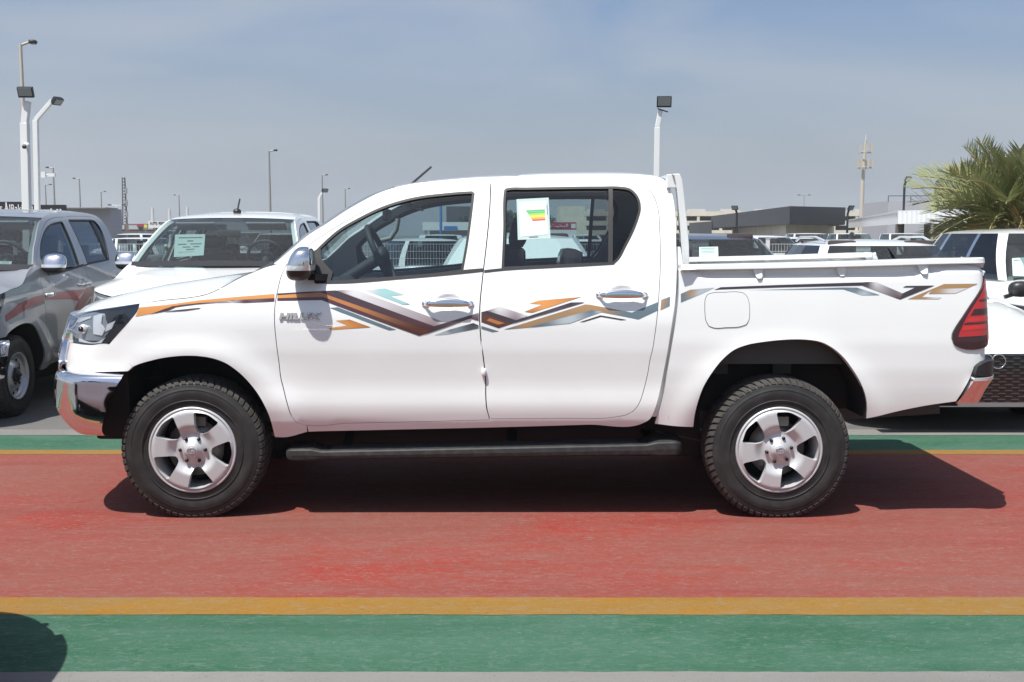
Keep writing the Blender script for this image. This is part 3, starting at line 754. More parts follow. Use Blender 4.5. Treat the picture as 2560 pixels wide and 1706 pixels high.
# ---- tail light
tl = lamp_r_edge[::-1]
tl_out = inv(zD((1858, 577), (1880, 615)), 'bed')
tmax = 2.42+.17
te = tl_out[-1][0]+.06
tl_poly = lamp_r_edge[:]+[(tl_out[0][0]+.012, tl_out[0][1]-.004), (te, tl_out[1][1]-.03), (te+.01, 1.10), (te, .95), (te-.025, lamp_r_edge[0][1]+.03)]
for sd in ('near', 'far'):
    t_ = panel('tail_light', tl_poly, M_REDDK, truck, 'bed', off=.008, thick=.03, side=sd, sx=.02, sy=.02)
    panel('lamp_segment', inv(zD((1860, 604), (1878, 622), (1892, 680), (1884, 840), (1868, 945), (1842, 985), (1836, 935), (1672, 948), (1694, 893), (1768, 757), (1816, 676)), 'bed'), M_RED, t_, 'bed', off=.0105, thick=.003, side=sd, sx=.02, sy=.02)
    for pts in (((1800, 722), (1850, 716), (1856, 668), (1864, 668), (1858, 726), (1796, 732)), ((1822, 690), (1856, 668), (1858, 676), (1826, 698)), ((1770, 778), (1846, 768), (1842, 806), (1748, 818)), ((1712, 864), (1842, 850), (1842, 858), (1708, 873))):
        panel('lamp_pattern', inv(zD(*pts), 'bed'), M_REDDK, t_, 'bed', off=.0118, thick=.003, side=sd, sx=.02, sy=.02)
    for pts in (((1705, 886), (1832, 866), (1834, 892), (1696, 910)), ((1736, 834), (1842, 818), (1842, 842), (1724, 858)), ((1828, 684), (1850, 676), (1844, 708), (1814, 712))):
        panel('lamp_segment', inv(zD(*pts), 'bed'), M_REDBR, t_, 'bed', off=.0122, thick=.003, side=sd, sx=.02, sy=.02)
# ---- rear bumper
rb = inv(zD((1800, 1103), (1775, 1122), (1758, 1180), (1755, 1192), (1752, 1208), (1720, 1275), (1672, 1352)), 'bed')
zb3 = [inv(zD((1900, 1092),), 'bed')[0][1], inv(zD((1905, 1166),), 'bed')[0][1], inv(zD((1905, 1186),), 'bed')[0][1], inv(zD((1900, 1300),), 'bed')[0][1], inv(zD((1870, 1330),), 'bed')[0][1]]
zb3 = [rb[0][1], rb[2][1], rb[4][1], rb[5][1]-.03, rb[6][1]+.012]
tE = T1
rbump = panel('rear_bumper', [rb[4], rb[5], rb[6], (rb[6][0]+.30, rb[6][1]+.012), (2.62, zb3[4]+.018), (tE, zb3[4]+.03), (tE, rb[4][1]), (2.6, rb[4][1])], M_CHROME, truck, 'bed', off=.040, thick=.05, both_meshed=True)
zt_ = rb[4][1]-TRUCK0.z
for v in rbump.data.vertices:                                        # the chrome leans in towards the bottom
    k = max(0, zt_-v.co.z)*.42; v.co.y -= k*(1 if v.co.y > 0 else -1)*min(1, abs(v.co.y)/.6); v.co.x -= k*sm(2.45, 2.6, v.co.x+TRUCK0.x)
a_ = rbump.data.attributes.get('custom_normal')
if a_: rbump.data.attributes.remove(a_)
panel('bumper_step', [rb[0], rb[1], rb[2], (2.6, rb[2][1]), (tE, rb[2][1]), (tE, rb[0][1]), (2.6, rb[0][1]+.004)], M_BLACK, truck, 'bed', off=.038, thick=.06, both_meshed=True).parent = rbump
panel('bumper_strip', [rb[3], rb[4], (2.6, rb[4][1]+.003), (tE, rb[4][1]+.003), (tE, rb[3][1]+.008), (2.6, rb[3][1]+.008)], M_REFL, truck, 'bed', off=.043, thick=.05, both_meshed=True).parent = rbump
# ---- fuel flap
fl = inv(zD((148, 760), (152, 715), (165, 690), (190, 682), (270, 677), (350, 675), (385, 683), (407, 708), (418, 745), (421, 800), (415, 850), (400, 874), (365, 886), (280, 892), (200, 893), (172, 882), (155, 850), (149, 805)), 'bed')
fls = smooth_loop(fl, .012)
panel('fuel_flap', inset_loop(fls, .0025), M_WHITE, beds[0], 'bed', off=.0035, thick=.004, side='near', raw=True, sx=.04, sy=.03)
panel('fuel_flap_gap', inset_loop(fls, -.0002), M_INT, beds[0], 'bed', off=.0012, thick=.001, side='near', raw=True, sx=.04, sy=.03, holes=[inset_loop(fls, .006)])
# ---- door handles, badge, door clip
def handle(h, x0, x1, zc, door, sd):
    s = 1 if sd == 'far' else -1
    f = lambda p: Vector((p.x, 2*YC-p.y, p.z)) if sd == 'far' else p
    ts_ = np.linspace(x0, x1, 26); rows = []
    for i, t in enumerate(ts_):
        u = i/25; e = math.sin(math.pi*min(1, max(0, u)))**.35 if 0 < u < 1 else .05
        lift = .036*min(1, 2.4*math.sin(math.pi*u))+.004
        hh = .0225*e*(1-.10*math.cos(2*math.pi*u)); dd = .013*e
        c = wp(h[0], h[1], 'cab', .0); base = wp(t, zc+.010*(1-abs(2*u-1)**2)-.004, 'cab', 0)
        # keep clear of the hollow: measure from the plain door
        q = max(0, 1-((t-h[0])/.082)**2-((base.z-h[1]-.004)/.046)**2); base.y -= .014*q*q*(3-2*q)
        ctr = base+Vector((0, -lift, 0)); row = []
        for k in range(13):
            a = 2*math.pi*k/12; row.append(f(ctr+Vector((0, -dd*math.cos(a), hh*math.sin(a)))))
        rows.append(row)
    m = MB().grid(rows, flip=(sd == 'far'))
    hd = tb(m, 'door_handle', M_CHROME, door)
    for te_ in (x0+.012, x1-.016):
        b = wp(te_, zc, 'cab', .004); m = MB().ellipsoid((b.x, b.y, b.z), (.020, .014, .015), 12, 8)
        if sd == 'far': m.v = [(x, 2*YC-y, z) for x, y, z in m.v]; m.f = [q[::-1] for q in m.f]
        tb(m, 'handle_end', M_CHROME, door)
hf = inv(zB((1160, 1030), (1520, 1018))); hr = inv(zC((975, 968), (1335, 955)))
for k, sd in enumerate(('near', 'far')):
    handle(HND_F, hf[0][0], hf[1][0], (hf[0][1]+hf[1][1])/2, front_doors[k], sd)
    handle(HND_R, hr[0][0], hr[1][0], (hr[0][1]+hr[1][1])/2, rear_doors[k], sd)
bd_ = inv(zB((287, 1113),))[0]; bp = wp(*bd_, 'cab', .004)
bw = (wp(*inv(zB((437, 1113),))[0])-wp(*inv(zB((140, 1113),))[0])).length
text_obj('badge', 'HILUX', .06, .007, mat('badge_silver', (.50, .51, .52), .25, .2), bp-TRUCK0, (R(90), 0, R(0)), front_doors[0], fit=(bw, .036), bold=.0022, shear=.15)
cl = inv(zG((190, 258),))[0]; c = wp(*cl, 'cab', .008)
m = MB().ellipsoid((c.x-.002, c.y, c.z+.003), (.0135, .012, .022), 10, 8, e=.8); tb(m, 'door_guard', M_PLATE, front_doors[0])
# ---- mirrors
mc = inv(zB((300, 745),))[0]
for k, sd in enumerate(('near', 'far')):
    c = wp(*mc, 'cab', .115); c = Vector((at(*zB((300, 740))[0], c.y).x, c.y, at(*zB((300, 740))[0], c.y).z))
    rx, rz = .072, .090
    fm = (lambda q: [(x, 2*YC-y, z) for x, y, z in q]) if sd == 'far' else (lambda q: q)
    def shell(zlo, zhi, g=1.0):
        m = MB().ellipsoid((c.x, c.y, c.z), (rx*g, .105*g, rz*g), 28, 12, 0, .72, zlo, zhi)
        vs = []
        for x, y, z in m.v:
            u = (z-c.z)/rz; x2 = x+.022*u-.0; x2 = min(x2, c.x+.060)         # raked front, flat back
            x2 = c.x+(x2-c.x)*(1.0-.22*max(0, u)); vs.append((x2, y, z))
        m.v = fm(vs)
        if sd == 'far': m.f = [q[::-1] for q in m.f]
        return m
    mir = tb(shell(-.02, 1.0), 'side_mirror', M_CHROME, front_doors[k])
    mir.parent = truck
    tb(shell(-1.0, -.25, .98), 'mirror_base', M_BLACK, mir); tb(shell(-.26, -.02, .992), 'mirror_indicator', M_REFL, mir)
    m = MB(); a = wp(*mc, 'cab', .0)
    q = [(c.x+.045, c.y+.02, c.z-.07), (c.x+.10, a.y-.005, c.z-.075)]
    m.bar(q[0], q[1], .05, .035); m.v = fm(m.v); tb(m, 'mirror_arm', M_BLACK, mir)
    sail = inv(zB((385, 648), (408, 636), (432, 622), (440, 700), (520, 800), (500, 878), (388, 876)))
    panel('mirror_sail', sail, M_BLACK, mir, off=.004, thick=.03, side=sd)
# ---- aerial
a0 = at(1020, 468, YC); a1 = at(1079, 417, YC); rz_ = max(p.z for p in r_out[3])
m = MB(); d = (a1-a0); a00 = a0-d*.35
m.tube([a00, a1], [.0075, .0055], 8); m.ellipsoid((a00.x+.02, YC, a00.z+.004), (.05, .022, .026), 12, 8)
for i in range(16):
    p = a0+d*(i/16); m.tube([p, p+d*.022], .0085, 8)
tb(m, 'aerial', M_BLACK, truck)
# ---- side step
def step_mesh(far):
    yo = 5.715
    x0 = atD(653, 1030, yo).x; x1 = atD(1570, 1020, yo).x
    L0, L1 = zF((500, 0))[0][0], zG((1400, 0))[0][0]
    def line(p, q, y):
        a, b = at(*p, y), at(*q, y); return lambda x: a.z+(b.z-a.z)*(x-a.x)/(b.x-a.x)
    zk = line(zF((500, 832))[0], zG((1400, 776))[0], yo+.15); ze = line(zF((500, 872))[0], zG((1400, 822))[0], yo+.012); zl = line(zF((500, 940))[0], zG((1400, 906))[0], yo+.02)
    rows = []; n = 72
    for i in range(n+1):
        x = x0+(x1-x0)*(.5-.5*math.cos(math.pi*i/n)); de = min(x-x0, x1-x)
        cap = sm(.20, .13, de); rnd = max(.0, 1-max(0, 1-de/.05)**2.2)**.5
        k_, e_, l_ = zk(x)+.030*cap, ze(x)+.012*cap, zl(x)-.004*cap
        m_ = (e_+l_)/2; f = lambda z: m_+(z-m_)*(.45+.55*rnd)
        y0 = yo+.05*(1-rnd)
        sec = [(y0+.20, f(l_)+.02), (y0+.20, f(k_)-.01), (y0+.15, f(k_)), (y0+.06, f(k_*.4+e_*.6)), (y0+.010, f(e_)), (y0+.002, f(e_)-.006), (y0, m_), (y0+.004, f(l_)+.010), (y0+.022, f(l_)), (y0+.20, f(l_)+.02)]
        rows.append([Vector((x, 2*YC-y if far else y, z)) for y, z in sec])
    m = MB().grid(rows, flip=bool(far), smooth=False); m.add(rows[0][:-1], [tuple(range(9))], 0, False); m.add(rows[-1][:-1], [tuple(range(9))[::-1]], 0, False)
    for j in range(5):
        v = .18+.16*j; y = yo+.04+.12*v; y = 2*YC-y if far else y
        z = lambda x: ze(x)+(zk(x)-ze(x))*(.10+v*.85)+.003
        m.bar((x0+.24, y, z(x0+.24)), (x1-.24, y, z(x1-.24)), .009, .008)
    return m
for far in (0, 1):
    st = tb(step_mesh(far), 'side_step', M_STEP, truck)
    for x in (-.9, .0, .75): tb(MB().bar((x, YC+(1 if far else -1)*.78, .36), (x, YC+(1 if far else -1)*.45, .46), .05, .02), 'step_bracket', M_UNDER, st)

# ================================================================== wheels
def tyre_mesh(r=.380, w=.262, ri=.226, blocks=62, tread=True):
    m = MB(); k = r/.380
    side = [(.030, ri-.006), (.012, ri+.004), (.006, ri+.014), (.010, ri+.022), (.002, ri+.055), (0, ri+.075), (.002, r-.055), (.006, r-.050), (.005, r-.040), (.014, r-.024), (.030, r-.013)]
    prof = side+[(.06, r-.010), (w/2, r-.008)]
    full = prof+[(w-y, q) for y, q in prof[-2::-1]]
    m.lathe_y(full, 96)
    if tread:
        for b in range(blocks):
            a = 2*math.pi*b/blocks; da = 2*math.pi/blocks
            for s in (0, 1):
                # shoulder block: reaches down the sidewall
                a0, a1 = a+da*(.10+.5*s), a+da*(.78+.5*s)
                pr = [(.006, r-.029), (.011, r-.018), (.026, r-.004), (.062, r+.001)]
                prb = [(.014, r-.033), (.020, r-.024), (.034, r-.014), (.062, r-.012)]
                vs = []
                for an in (a0, a1):
                    for (y, q) in pr+prb[::-1]:
                        yy = w-y if s else y; sk = (y*1.3) if not s else -(y*1.3)
                        vs.append((q*math.cos(an+sk), yy, q*math.sin(an+sk)))
                n = 8; fs = [tuple(range(n))[::-1], tuple(range(n, 2*n))]+[(i, (i+1) % n, (i+1) % n+n, i+n) for i in range(n)]
                m.add(vs, [f[::-1] for f in fs] if s else fs, 1, False)
            for j, yc in enumerate((.092, .131, .170)):
                a0 = a+da*(.15+.27*j); a1 = a0+da*.72
                vs = []
                for an in (a0, a1):
                    for (y, q) in ((yc-.015, r+.001), (yc+.015, r+.001), (yc+.017, r-.010), (yc-.017, r-.010)):
                        sk = (y-yc)*3; vs.append((q*math.cos(an+sk), y, q*math.sin(an+sk)))
                m.add(vs, [(3, 2, 1, 0), (4, 5, 6, 7), (0, 1, 5, 4), (1, 2, 6, 5), (2, 3, 7, 6), (3, 0, 4, 7)], 1, False)
    for q in (ri+.040, r-.062): m.lathe_y([(.0045, q-.003), (-.0005, q), (.0045, q+.003)], 96)
    return m
def alloy_mesh(ph):
    """five broad spokes, cut from a disc and bent along its radius"""
    ro = .219
    outer = [(ro*math.cos(a), ro*math.sin(a)) for a in np.linspace(0, 2*math.pi, 97)[:-1]]
    holes = []
    for k in range(5):
        c = R(ph+36+72*k)
        def pt(r, d): return (r*math.cos(c+R(d)), r*math.sin(c+R(d)))
        h = [pt(.100, -9), pt(.096, 0), pt(.100, 9), pt(.120, 15), pt(.160, 18.5), pt(.196, 20), pt(.206, 18.5), pt(.209, 0), pt(.206, -18.5), pt(.196, -20), pt(.160, -18.5), pt(.120, -15)]
        holes.append(smooth_loop(h, .008, corner=30))
    V, tri = fill(outer, holes, .011, .011)
    rr = np.hypot(V[:, 0], V[:, 1]); an = np.degrees(np.arctan2(V[:, 1], V[:, 0]))
    rel = (an-ph+36) % 72-36
    y = np.interp(rr, [0, .030, .040, .046, .066, .080, .096, .128, .136, .206, .2185, .23], [-.012, -.013, -.010, .000, .008, .016, .015, -.009, -.012, -.010, .001, .004])
    notch = (np.abs(rel) < 7) & (rr > .190) & (rr < .211); y = y+0*notch
    P = np.stack([V[:, 0], y, V[:, 1]], -1)
    m = MB(); fs = [tuple(t[::-1]) if False else tuple(t) for t in tri.tolist()]
    m.add(P.tolist(), fs, 0, True)
    bd = boundary(tri); ids = sorted({i for e in bd for i in e}); mp = {i: k for k, i in enumerate(ids)}
    A = P[ids]; ra = np.hypot(A[:, 0], A[:, 2]); B = A*np.where(ra < .21, .985, 1.0)[:, None]; B[:, 1] = A[:, 1]+.045
    n = len(ids)
    m.add(A.tolist()+B.tolist(), [(mp[b], mp[a], n+mp[a], n+mp[b]) for a, b in bd], 0, True)
    # barrel and lip
    m.lathe_y([(.000, .219), (-.003, .221), (-.003, .229), (.005, .233), (.020, .229), (.026, .216), (.10, .200), (.23, .205), (.25, .228)], 72)
    return m
M_DISC = mat('brake_disc', (.20, .19, .18), .45, .8)
M_NUT = mat('wheel_nut', (.03, .03, .03), .25, .8)
def make_wheel(name, parent, loc, ph, kind='alloy', far=False, steer=0.0):
    root = empty(name, loc); root.parent = parent; root.rotation_euler = (0, 0, R(180 if far else 0)+R(steer))
    if kind == 'alloy':
        r, w, ri = .385, .262, .226
    else:
        r, w, ri = .345, .215, .196
    key = ('tyre', kind)
    if key not in KIDS:
        me = tyre_mesh(r, w, ri, 62 if kind == 'alloy' else 54).build('tyre', [M_TYRE, M_TREAD]); KIDS[key] = me.data; bpy.data.objects.remove(me)
    link('tyre', KIDS[key], root)
    if kind == 'alloy':
        o = alloy_mesh(ph).build('rim', M_ALLOY, root); o.location = (0, .004, 0)
        m = MB().lathe_y([(.075, .03), (.075, .150), (.09, .150), (.09, .03)], 40); m.box((.0, .085, .145), (.12, .05, .05)); m.build('brake_disc', M_DISC, root)
        m = MB().lathe_y([(.20, .0), (.20, .205)], 40); m.build('backing', M_UNDER, root)
        m = MB()
        for k in range(6):
            a = R(ph+18+60*k); c = (.0615*math.cos(a)*1.08, 0, .0615*math.sin(a)*1.08)
            m.lathe_y([(-.001, .0), (-.001, .006), (.006, .0095), (.022, .0095)], 10, c)
        m.build('wheel_nuts', M_NUT, root)['kind'] = 'stuff'
        m = MB().lathe_y([(-.016, 0), (-.0155, .026), (-.011, .034), (.004, .037)], 36)
        cap = m.build('hub_cap', M_ALLOY, root)
        m = MB()
        for (rx, rz, dz) in ((.0235, .0155, 0), (.0225, .0065, .005), (.0068, .0145, .0)):
            ring = [(rx*math.cos(a), -.0175, dz+rz*math.sin(a)) for a in np.linspace(0, 2*math.pi, 33)]
            m.tube(ring, .0014, 6, cap=False)
        m.build('emblem', M_CHROME, root)
    else:
        o = MB()
        o.lathe_y([(.012, .196), (.004, .200), (.004, .192), (.03, .180), (.055, .172), (.055, .120), (.030, .100), (.020, .085), (.030, .055), (.030, .0)], 48)
        o.build('rim', M_STEELW, root)
        m = MB()
        for k in range(12):
            a = 2*math.pi*k/12; c = (.146*math.cos(a), .0535, .146*math.sin(a)); m.lathe_y([(0, 0), (0, .014)], 10, c)
        m.lathe_y([(.012, .0), (.012, .05), (.03, .054)], 20)
        for k in range(6):
            a = 2*math.pi*k/6; m.lathe_y([(.010, 0), (.010, .009), (.03, .009)], 8, (.072*math.cos(a), 0, .072*math.sin(a)))
        m.build('hub', M_NUT, root)['kind'] = 'stuff'
    return root
YT = 5.705-YC
wheels = []
for hub, ph, st in ((HUB_F, 102, 2.0), (HUB_R, 112, 0)):
    for far in (False, True):
        wheels.append(make_wheel('wheel', truck, (hub.x-TRUCK0.x, YT if not far else -YT, .374), ph, 'alloy', far, 0 if far else st))

# ================================================================== cabin
def rbox(name, c, s, m_, parent, bev=.03, rot=None):
    o = MB().box((0, 0, 0), s, rot=rot); o.v = [tuple(Vector(p)+Vector(c)+Vector((0, 0, DZ))) for p in o.v]
    return tb(o, name, m_, parent, bev)
def seat(x, y, m_, name='seat', film=False):
    s = rbox(name, (x, y, .84), (.50, .48, .16), m_, truck, .05)
    tilt = Matrix.Rotation(R(14), 3, 'Y')
    b = rbox('seat_back', (x+.27, y, 1.14), (.14, .46, .58), m_, truck, .05, tilt); b.parent = s
    h = rbox('headrest', (x+.36, y, 1.50), (.10, .27, .17), M_FILM if film else m_, truck, .04, tilt); h.parent = s
    return s
xdash = side_pt(sil_f[0]).x
for y in (YC-.37, YC+.37): seat(-.32, y, M_SEAT)
rs = rbox('rear_bench', (.42, YC, .86), (.48, 1.25, .16), M_SEAT, truck, .05)
b = rbox('bench_back', (.70, YC, 1.12), (.14, 1.28, .50), M_SEAT, truck, .05, Matrix.Rotation(R(10), 3, 'Y')); b.parent = rs
for y in (YC-.40, YC+.40):
    h = rbox('headrest', (.76, y, 1.42), (.09, .25, .13), M_SEAT, truck, .03); h.parent = rs
# dashboard: a lofted section with a binnacle hump
rows = []
for i in range(25):
    v = -1+2*i/24; y = YC+v*.74
    hump = .055*math.exp(-((y-(YC-.37))/.2)**2)+.03*math.exp(-((y-YC)/.22)**2)
    rows.append([Vector((xdash-.02, y, 1.15)), Vector((xdash+.18, y, 1.20+hump*.6)), Vector((xdash+.34, y, 1.205+hump)), Vector((xdash+.42, y, 1.16+hump*.6)), Vector((xdash+.40, y, 1.02)), Vector((xdash+.30, y, .86)), Vector((xdash+.05, y, .70))])
rows = [[p+Vector((0, 0, DZ)) for p in r] for r in rows]
dash = tb(MB().grid(rows, flip=True), 'dashboard', M_INT, truck)
rbox('console', (-.55, YC, .80), (.75, .24, .26), M_INT, truck, .04)
# steering wheel in front of the near (driver's) seat
sc = Vector((at(*zB((868, 690))[0], YC-.37).x, YC-.37, at(*zB((868, 690))[0], YC-.37).z)); sc = Vector((sc.x, sc.y, max(sc.z, 1.12)))
ax = Vector((.90, 0, .42)).normalized(); u = Vector((0, 1, 0)); w_ = ax.cross(u)
m = MB().tube([sc+(u*math.cos(a)+w_*math.sin(a))*.185 for a in np.linspace(0, 2*math.pi, 41)], .017, 8, cap=False)
for a in (0, math.pi, -math.pi/2): m.bar(sc, sc+(u*math.cos(a)+w_*math.sin(a))*.18, .035, .018)
m.ellipsoid(sc[:], (.045, .07, .06), 12, 8); m.tube([sc, sc-ax*.35+Vector((0, 0, -.05))], .035, 8)
tb(m, 'steering_wheel', M_INT, truck)
# interior mirror, sun visors, grab handles
p = at(*zB((905, 430))[0], YC); rbox('rear_view_mirror', (p.x, YC, p.z), (.03, .24, .075), M_INT, truck, .02)
p = at(*zB((690, 530))[0], YC-.38)
for y in (YC-.36, YC+.36): rbox('sun_visor', (p.x+.24, y, p.z+.16), (.02, .40, .15), M_HEAD, truck, .01, Matrix.Rotation(R(-62), 3, 'Y'))
q = [at(*zz, YC+.60) for zz in zB((800, 535), (850, 580), (930, 560), (970, 500), (985, 420))]
m = MB().tube(smooth3(q) if False else q, .017, 8); gh = tb(m, 'grab_handle', M_TRIM, truck)
rbox('roof_console', (-.52, YC, 1.745), (.22, .20, .04), M_TRIM, truck, .015)
m = MB().box((-.2, YC, .66), (2.1, 1.5, .04)); tb(m, 'cabin_floor', M_INT, truck)
# plastic film still on the seats
rbox('seat_cover', (.30, YC-.36, 1.12), (.13, .44, .58), M_FILM, truck, .05, Matrix.Rotation(R(8), 3, 'Y'))

# ================================================================== side stripes: flat print on the panels
def C8(r, g, b):
    f = lambda v: ((v/255+.055)/1.055)**2.4 if v > 10 else v/255/12.92
    return (f(r)*.80, f(g)*.80, f(b)*.80)
OR1, OR2, BR, MA, DK = C8(226, 156, 84), C8(188, 122, 66), C8(96, 58, 44), C8(84, 50, 54), C8(66, 54, 58)
GP, GL, BG, BL, TN, TE = C8(150, 132, 138), C8(224, 222, 224), C8(104, 124, 134), C8(190, 202, 208), C8(176, 140, 96), C8(160, 204, 204)
def decal(pts, cols, parent, kind='cab', lay=0):
    tz = inv(pts, kind)
    if area2(tz) < 0: tz = tz[::-1]; cols = cols[::-1] if isinstance(cols, list) else cols
    cs = cols if isinstance(cols, list) else [cols]*len(tz)
    n = len(tz); lp = []
    for i in range(n):
        a, b = tz[i], tz[(i+1) % n]; k = max(1, int(math.hypot(b[0]-a[0], b[1]-a[1])/.02))
        lp += [(a[0]+(b[0]-a[0])*j/k, a[1]+(b[1]-a[1])*j/k) for j in range(k)]
    if n == len(cs): cs = cs
    panel('stripe_decal', lp, M_DECAL, parent, kind, off=.0012+.0006*lay, thick=0, sx=.02, sy=.012, colors=cs, raw=True, cpts=tz)
FD, RD, FN, BD = front_doors[0], rear_doors[0], fenders[0], beds[0]
decal(zA((840, 770), (1000, 755), (1200, 727), (1430, 706), (1655, 688), (1655, 713), (1300, 735), (1100, 752), (1000, 775), (920, 806), (818, 825)), OR1, FN)
decal(zA((1655, 713), (1655, 734), (1480, 742), (1400, 740), (1300, 742), (1180, 752), (1060, 768), (1010, 790), (900, 812), (965, 790), (1040, 762), (1200, 744), (1400, 726)), [MA, MA, MA, GL, GP, MA, MA, MA, DK, MA, MA, MA, MA], FN, lay=1)
decal(zA((990, 796), (1060, 786), (1200, 772), (1215, 775), (1120, 789), (1000, 797)), DK, FN, lay=1)
decal(zB((124, 952), (300, 942), (540, 930), (1240, 1185), (1215, 1215), (430, 944), (124, 964)), [DK, DK, DK, MA, MA, MA, DK], FD, lay=1)
decal(zB((124, 963), (430, 943), (1215, 1214), (1170, 1245), (450, 977), (124, 987)), [OR1, OR2, BR, BR, OR2, OR1], FD)
decal(zB((124, 986), (450, 976), (1172, 1243), (1135, 1255), (440, 1000), (124, 1004)), [MA, MA, BR, MA, MA, MA], FD, lay=1)
decal(zB((545, 930), (680, 925), (1325, 1160), (1240, 1186)), [GP, GL, GL, GP], FD)
decal(zB((1240, 1186), (1558, 1090), (1558, 1147), (1500, 1130), (1168, 1247)), [DK, GP, MA, MA, BR], FD, lay=2)
decal(zB((1240, 1250), (1350, 1210), (1520, 1163), (1558, 1180), (1558, 1202), (1330, 1245)), [BL, BG, DK, DK, BG, BL], FD)
decal(zB((495, 1055), (555, 1050), (970, 1210), (920, 1215)), [BG, BG, BG, BG], FD)
decal(zB((540, 1145), (640, 1138), (790, 1193), (500, 1212), (488, 1200), (625, 1180)), [OR1, OR2, OR2, OR1, OR1, OR1], FD)
decal(zB((750, 930), (890, 915), (1030, 962), (930, 970), (1070, 1030), (1020, 1033)), [GL, TE, BL, TE, BG, TE], FD)
decal(zC((192, 1076), (280, 1045), (482, 1110), (402, 1142)), [GP, GL, GL, GP], RD)
decal(zC((152, 1086), (192, 1075), (404, 1144), (374, 1168)), [DK, DK, DK, DK], RD, lay=1)
decal(zC((152, 1086), (374, 1168), (275, 1200), (152, 1157)), [BR, BR, MA, BR], RD)
decal(zC((210, 1128), (320, 1165), (270, 1175), (190, 1145)), [OR2, OR2, OR2, OR2], RD, lay=1)
decal(zC((376, 1166), (402, 1142), (790, 1016), (893, 1014), (868, 1022)), [DK, DK, DK, GP, DK], RD, lay=2)
decal(zC((310, 1210), (890, 1030), (925, 1032), (1225, 1088), (1414, 1012), (1412, 1072), (1272, 1137), (940, 1072), (480, 1195)), [BG, TN, TN, BG, BG, BG, BG, TN, TN], RD)
decal(zC((478, 1195), (940, 1070), (1012, 1082), (780, 1165), (560, 1187)), [BG, BG, BL, BL, BG], RD, lay=1)
decal(zC((460, 1082), (590, 1030), (495, 1025), (560, 1003), (868, 977), (512, 1090)), [OR2, OR1, OR1, OR1, OR2, OR2], RD)
decal(zC((850, 1157), (1000, 1108), (1190, 1140), (1150, 1143), (1005, 1119), (882, 1155)), DK, RD)
decal(zC((152, 1184), (278, 1222), (230, 1228), (152, 1204)), BG, RD)
decal(zC((1434, 998), (1497, 975), (1495, 1042), (1428, 1072)), [TN, BG, BG, TN], cab[0])
decal(zC((1574, 955), (1640, 926), (1815, 910), (1720, 955), (1574, 1017)), [BG, TN, BL, BL, BG], BD, 'bed')
decal(zD((205, 664), (245, 648), (600, 634), (1080, 619), (1105, 638), (600, 649), (245, 661)), DK, BD, 'bed')
decal(zQ((960, 447), (1030, 447), (1270, 548), (1245, 604), (905, 478), (880, 452)), [DK, GL, GP, DK, DK, DK], BD, 'bed')
decal(zQ((1270, 548), (1385, 495), (1270, 495), (1300, 482), (1555, 478), (1245, 604)), DK, BD, 'bed', 1)
decal(zD((410, 665), (985, 649), (1068, 650), (1205, 695), (1100, 697), (985, 660)), [BL, BG, BG, BG, BL, BG], BD, 'bed')
decal(zQ((1315, 600), (1640, 465), (1940, 462), (1850, 502), (1540, 510), (1410, 600)), [TN, TN, TN, TN, TN, TN], BD, 'bed')
decal(zQ((1500, 552), (1540, 510), (1850, 502), (1740, 548)), [TN, TN, GL, GL], BD, 'bed', 1)
decal(zQ((1410, 598), (1435, 580), (1620, 582), (1590, 598)), [TN, TN, GL, GL], BD, 'bed', 1)

# ================================================================== paper stickers
def paper(name, corners, rows, parent, bars=None, off=None):
    """flat printed sheet: corners tl, tr, br, bl (world), rows of printed lines (u0, u1, v, h)"""
    tl, tr, br, bl = [Vector(c) for c in corners]
    n = (tr-tl).cross(bl-tl).normalized()
    if n.dot(Vector((0, 0, CAM_H))-tl) < 0: n = -n
    P = lambda u, v, d=0: (tl*(1-u)*(1-v)+tr*u*(1-v)+br*u*v+bl*(1-u)*v)+n*d
    m = MB(); mats = [M_PAPER, M_INK]
    m.add([P(0, 1), P(1, 1), P(1, 0), P(0, 0)], [(0, 1, 2, 3)], 0, False)
    m.add([P(0, 1, -.0015), P(1, 1, -.0015), P(1, 0, -.0015), P(0, 0, -.0015)], [(3, 2, 1, 0)], 0, False)
    for (u0, u1, v, h) in rows: m.add([P(u0, v+h, .001), P(u1, v+h, .001), P(u1, v, .001), P(u0, v, .001)], [(0, 1, 2, 3)], 1, False)
    for i, (poly, mm) in enumerate(bars or []):
        mats.append(mm); m.add([P(u, v, .0012) for u, v in poly], [tuple(range(len(poly)))], 2+i, False)
    o = m.build(name, mats); o.parent = parent
    return o
yl = YC-WB+.175
corn = [at(*p, 0) if False else None for p in ()]
def on_glass(p, off):
    (t, z), = inv([p]); return wp(t, z, 'cab', off)
cr = [on_glass(p, -.004)-TRUCK0 for p in zS((88, 145), (718, 112), (755, 915), (115, 942))]
G_ = [mat('label_green', C8(90, 180, 110), .6), mat('label_lime', C8(150, 210, 70), .6), mat('label_yellow', C8(238, 228, 60), .6), mat('label_orange', C8(240, 170, 60), .6), mat('label_red', C8(226, 70, 66), .6), mat('label_white', (.52, .62, .61), .6)]
bars = [([(.08, .93), (.94, .90), (.92, .07), (.06, .08)], G_[5])]
for i, mm in enumerate((G_[0], G_[0], G_[1], G_[2], G_[3], G_[4])):
    v = .285+i*.046; bars.append(([(.30+.035*i, v+.047), (.87, v+.042), (.87, v), (.28+.035*i, v+.004)], mm))
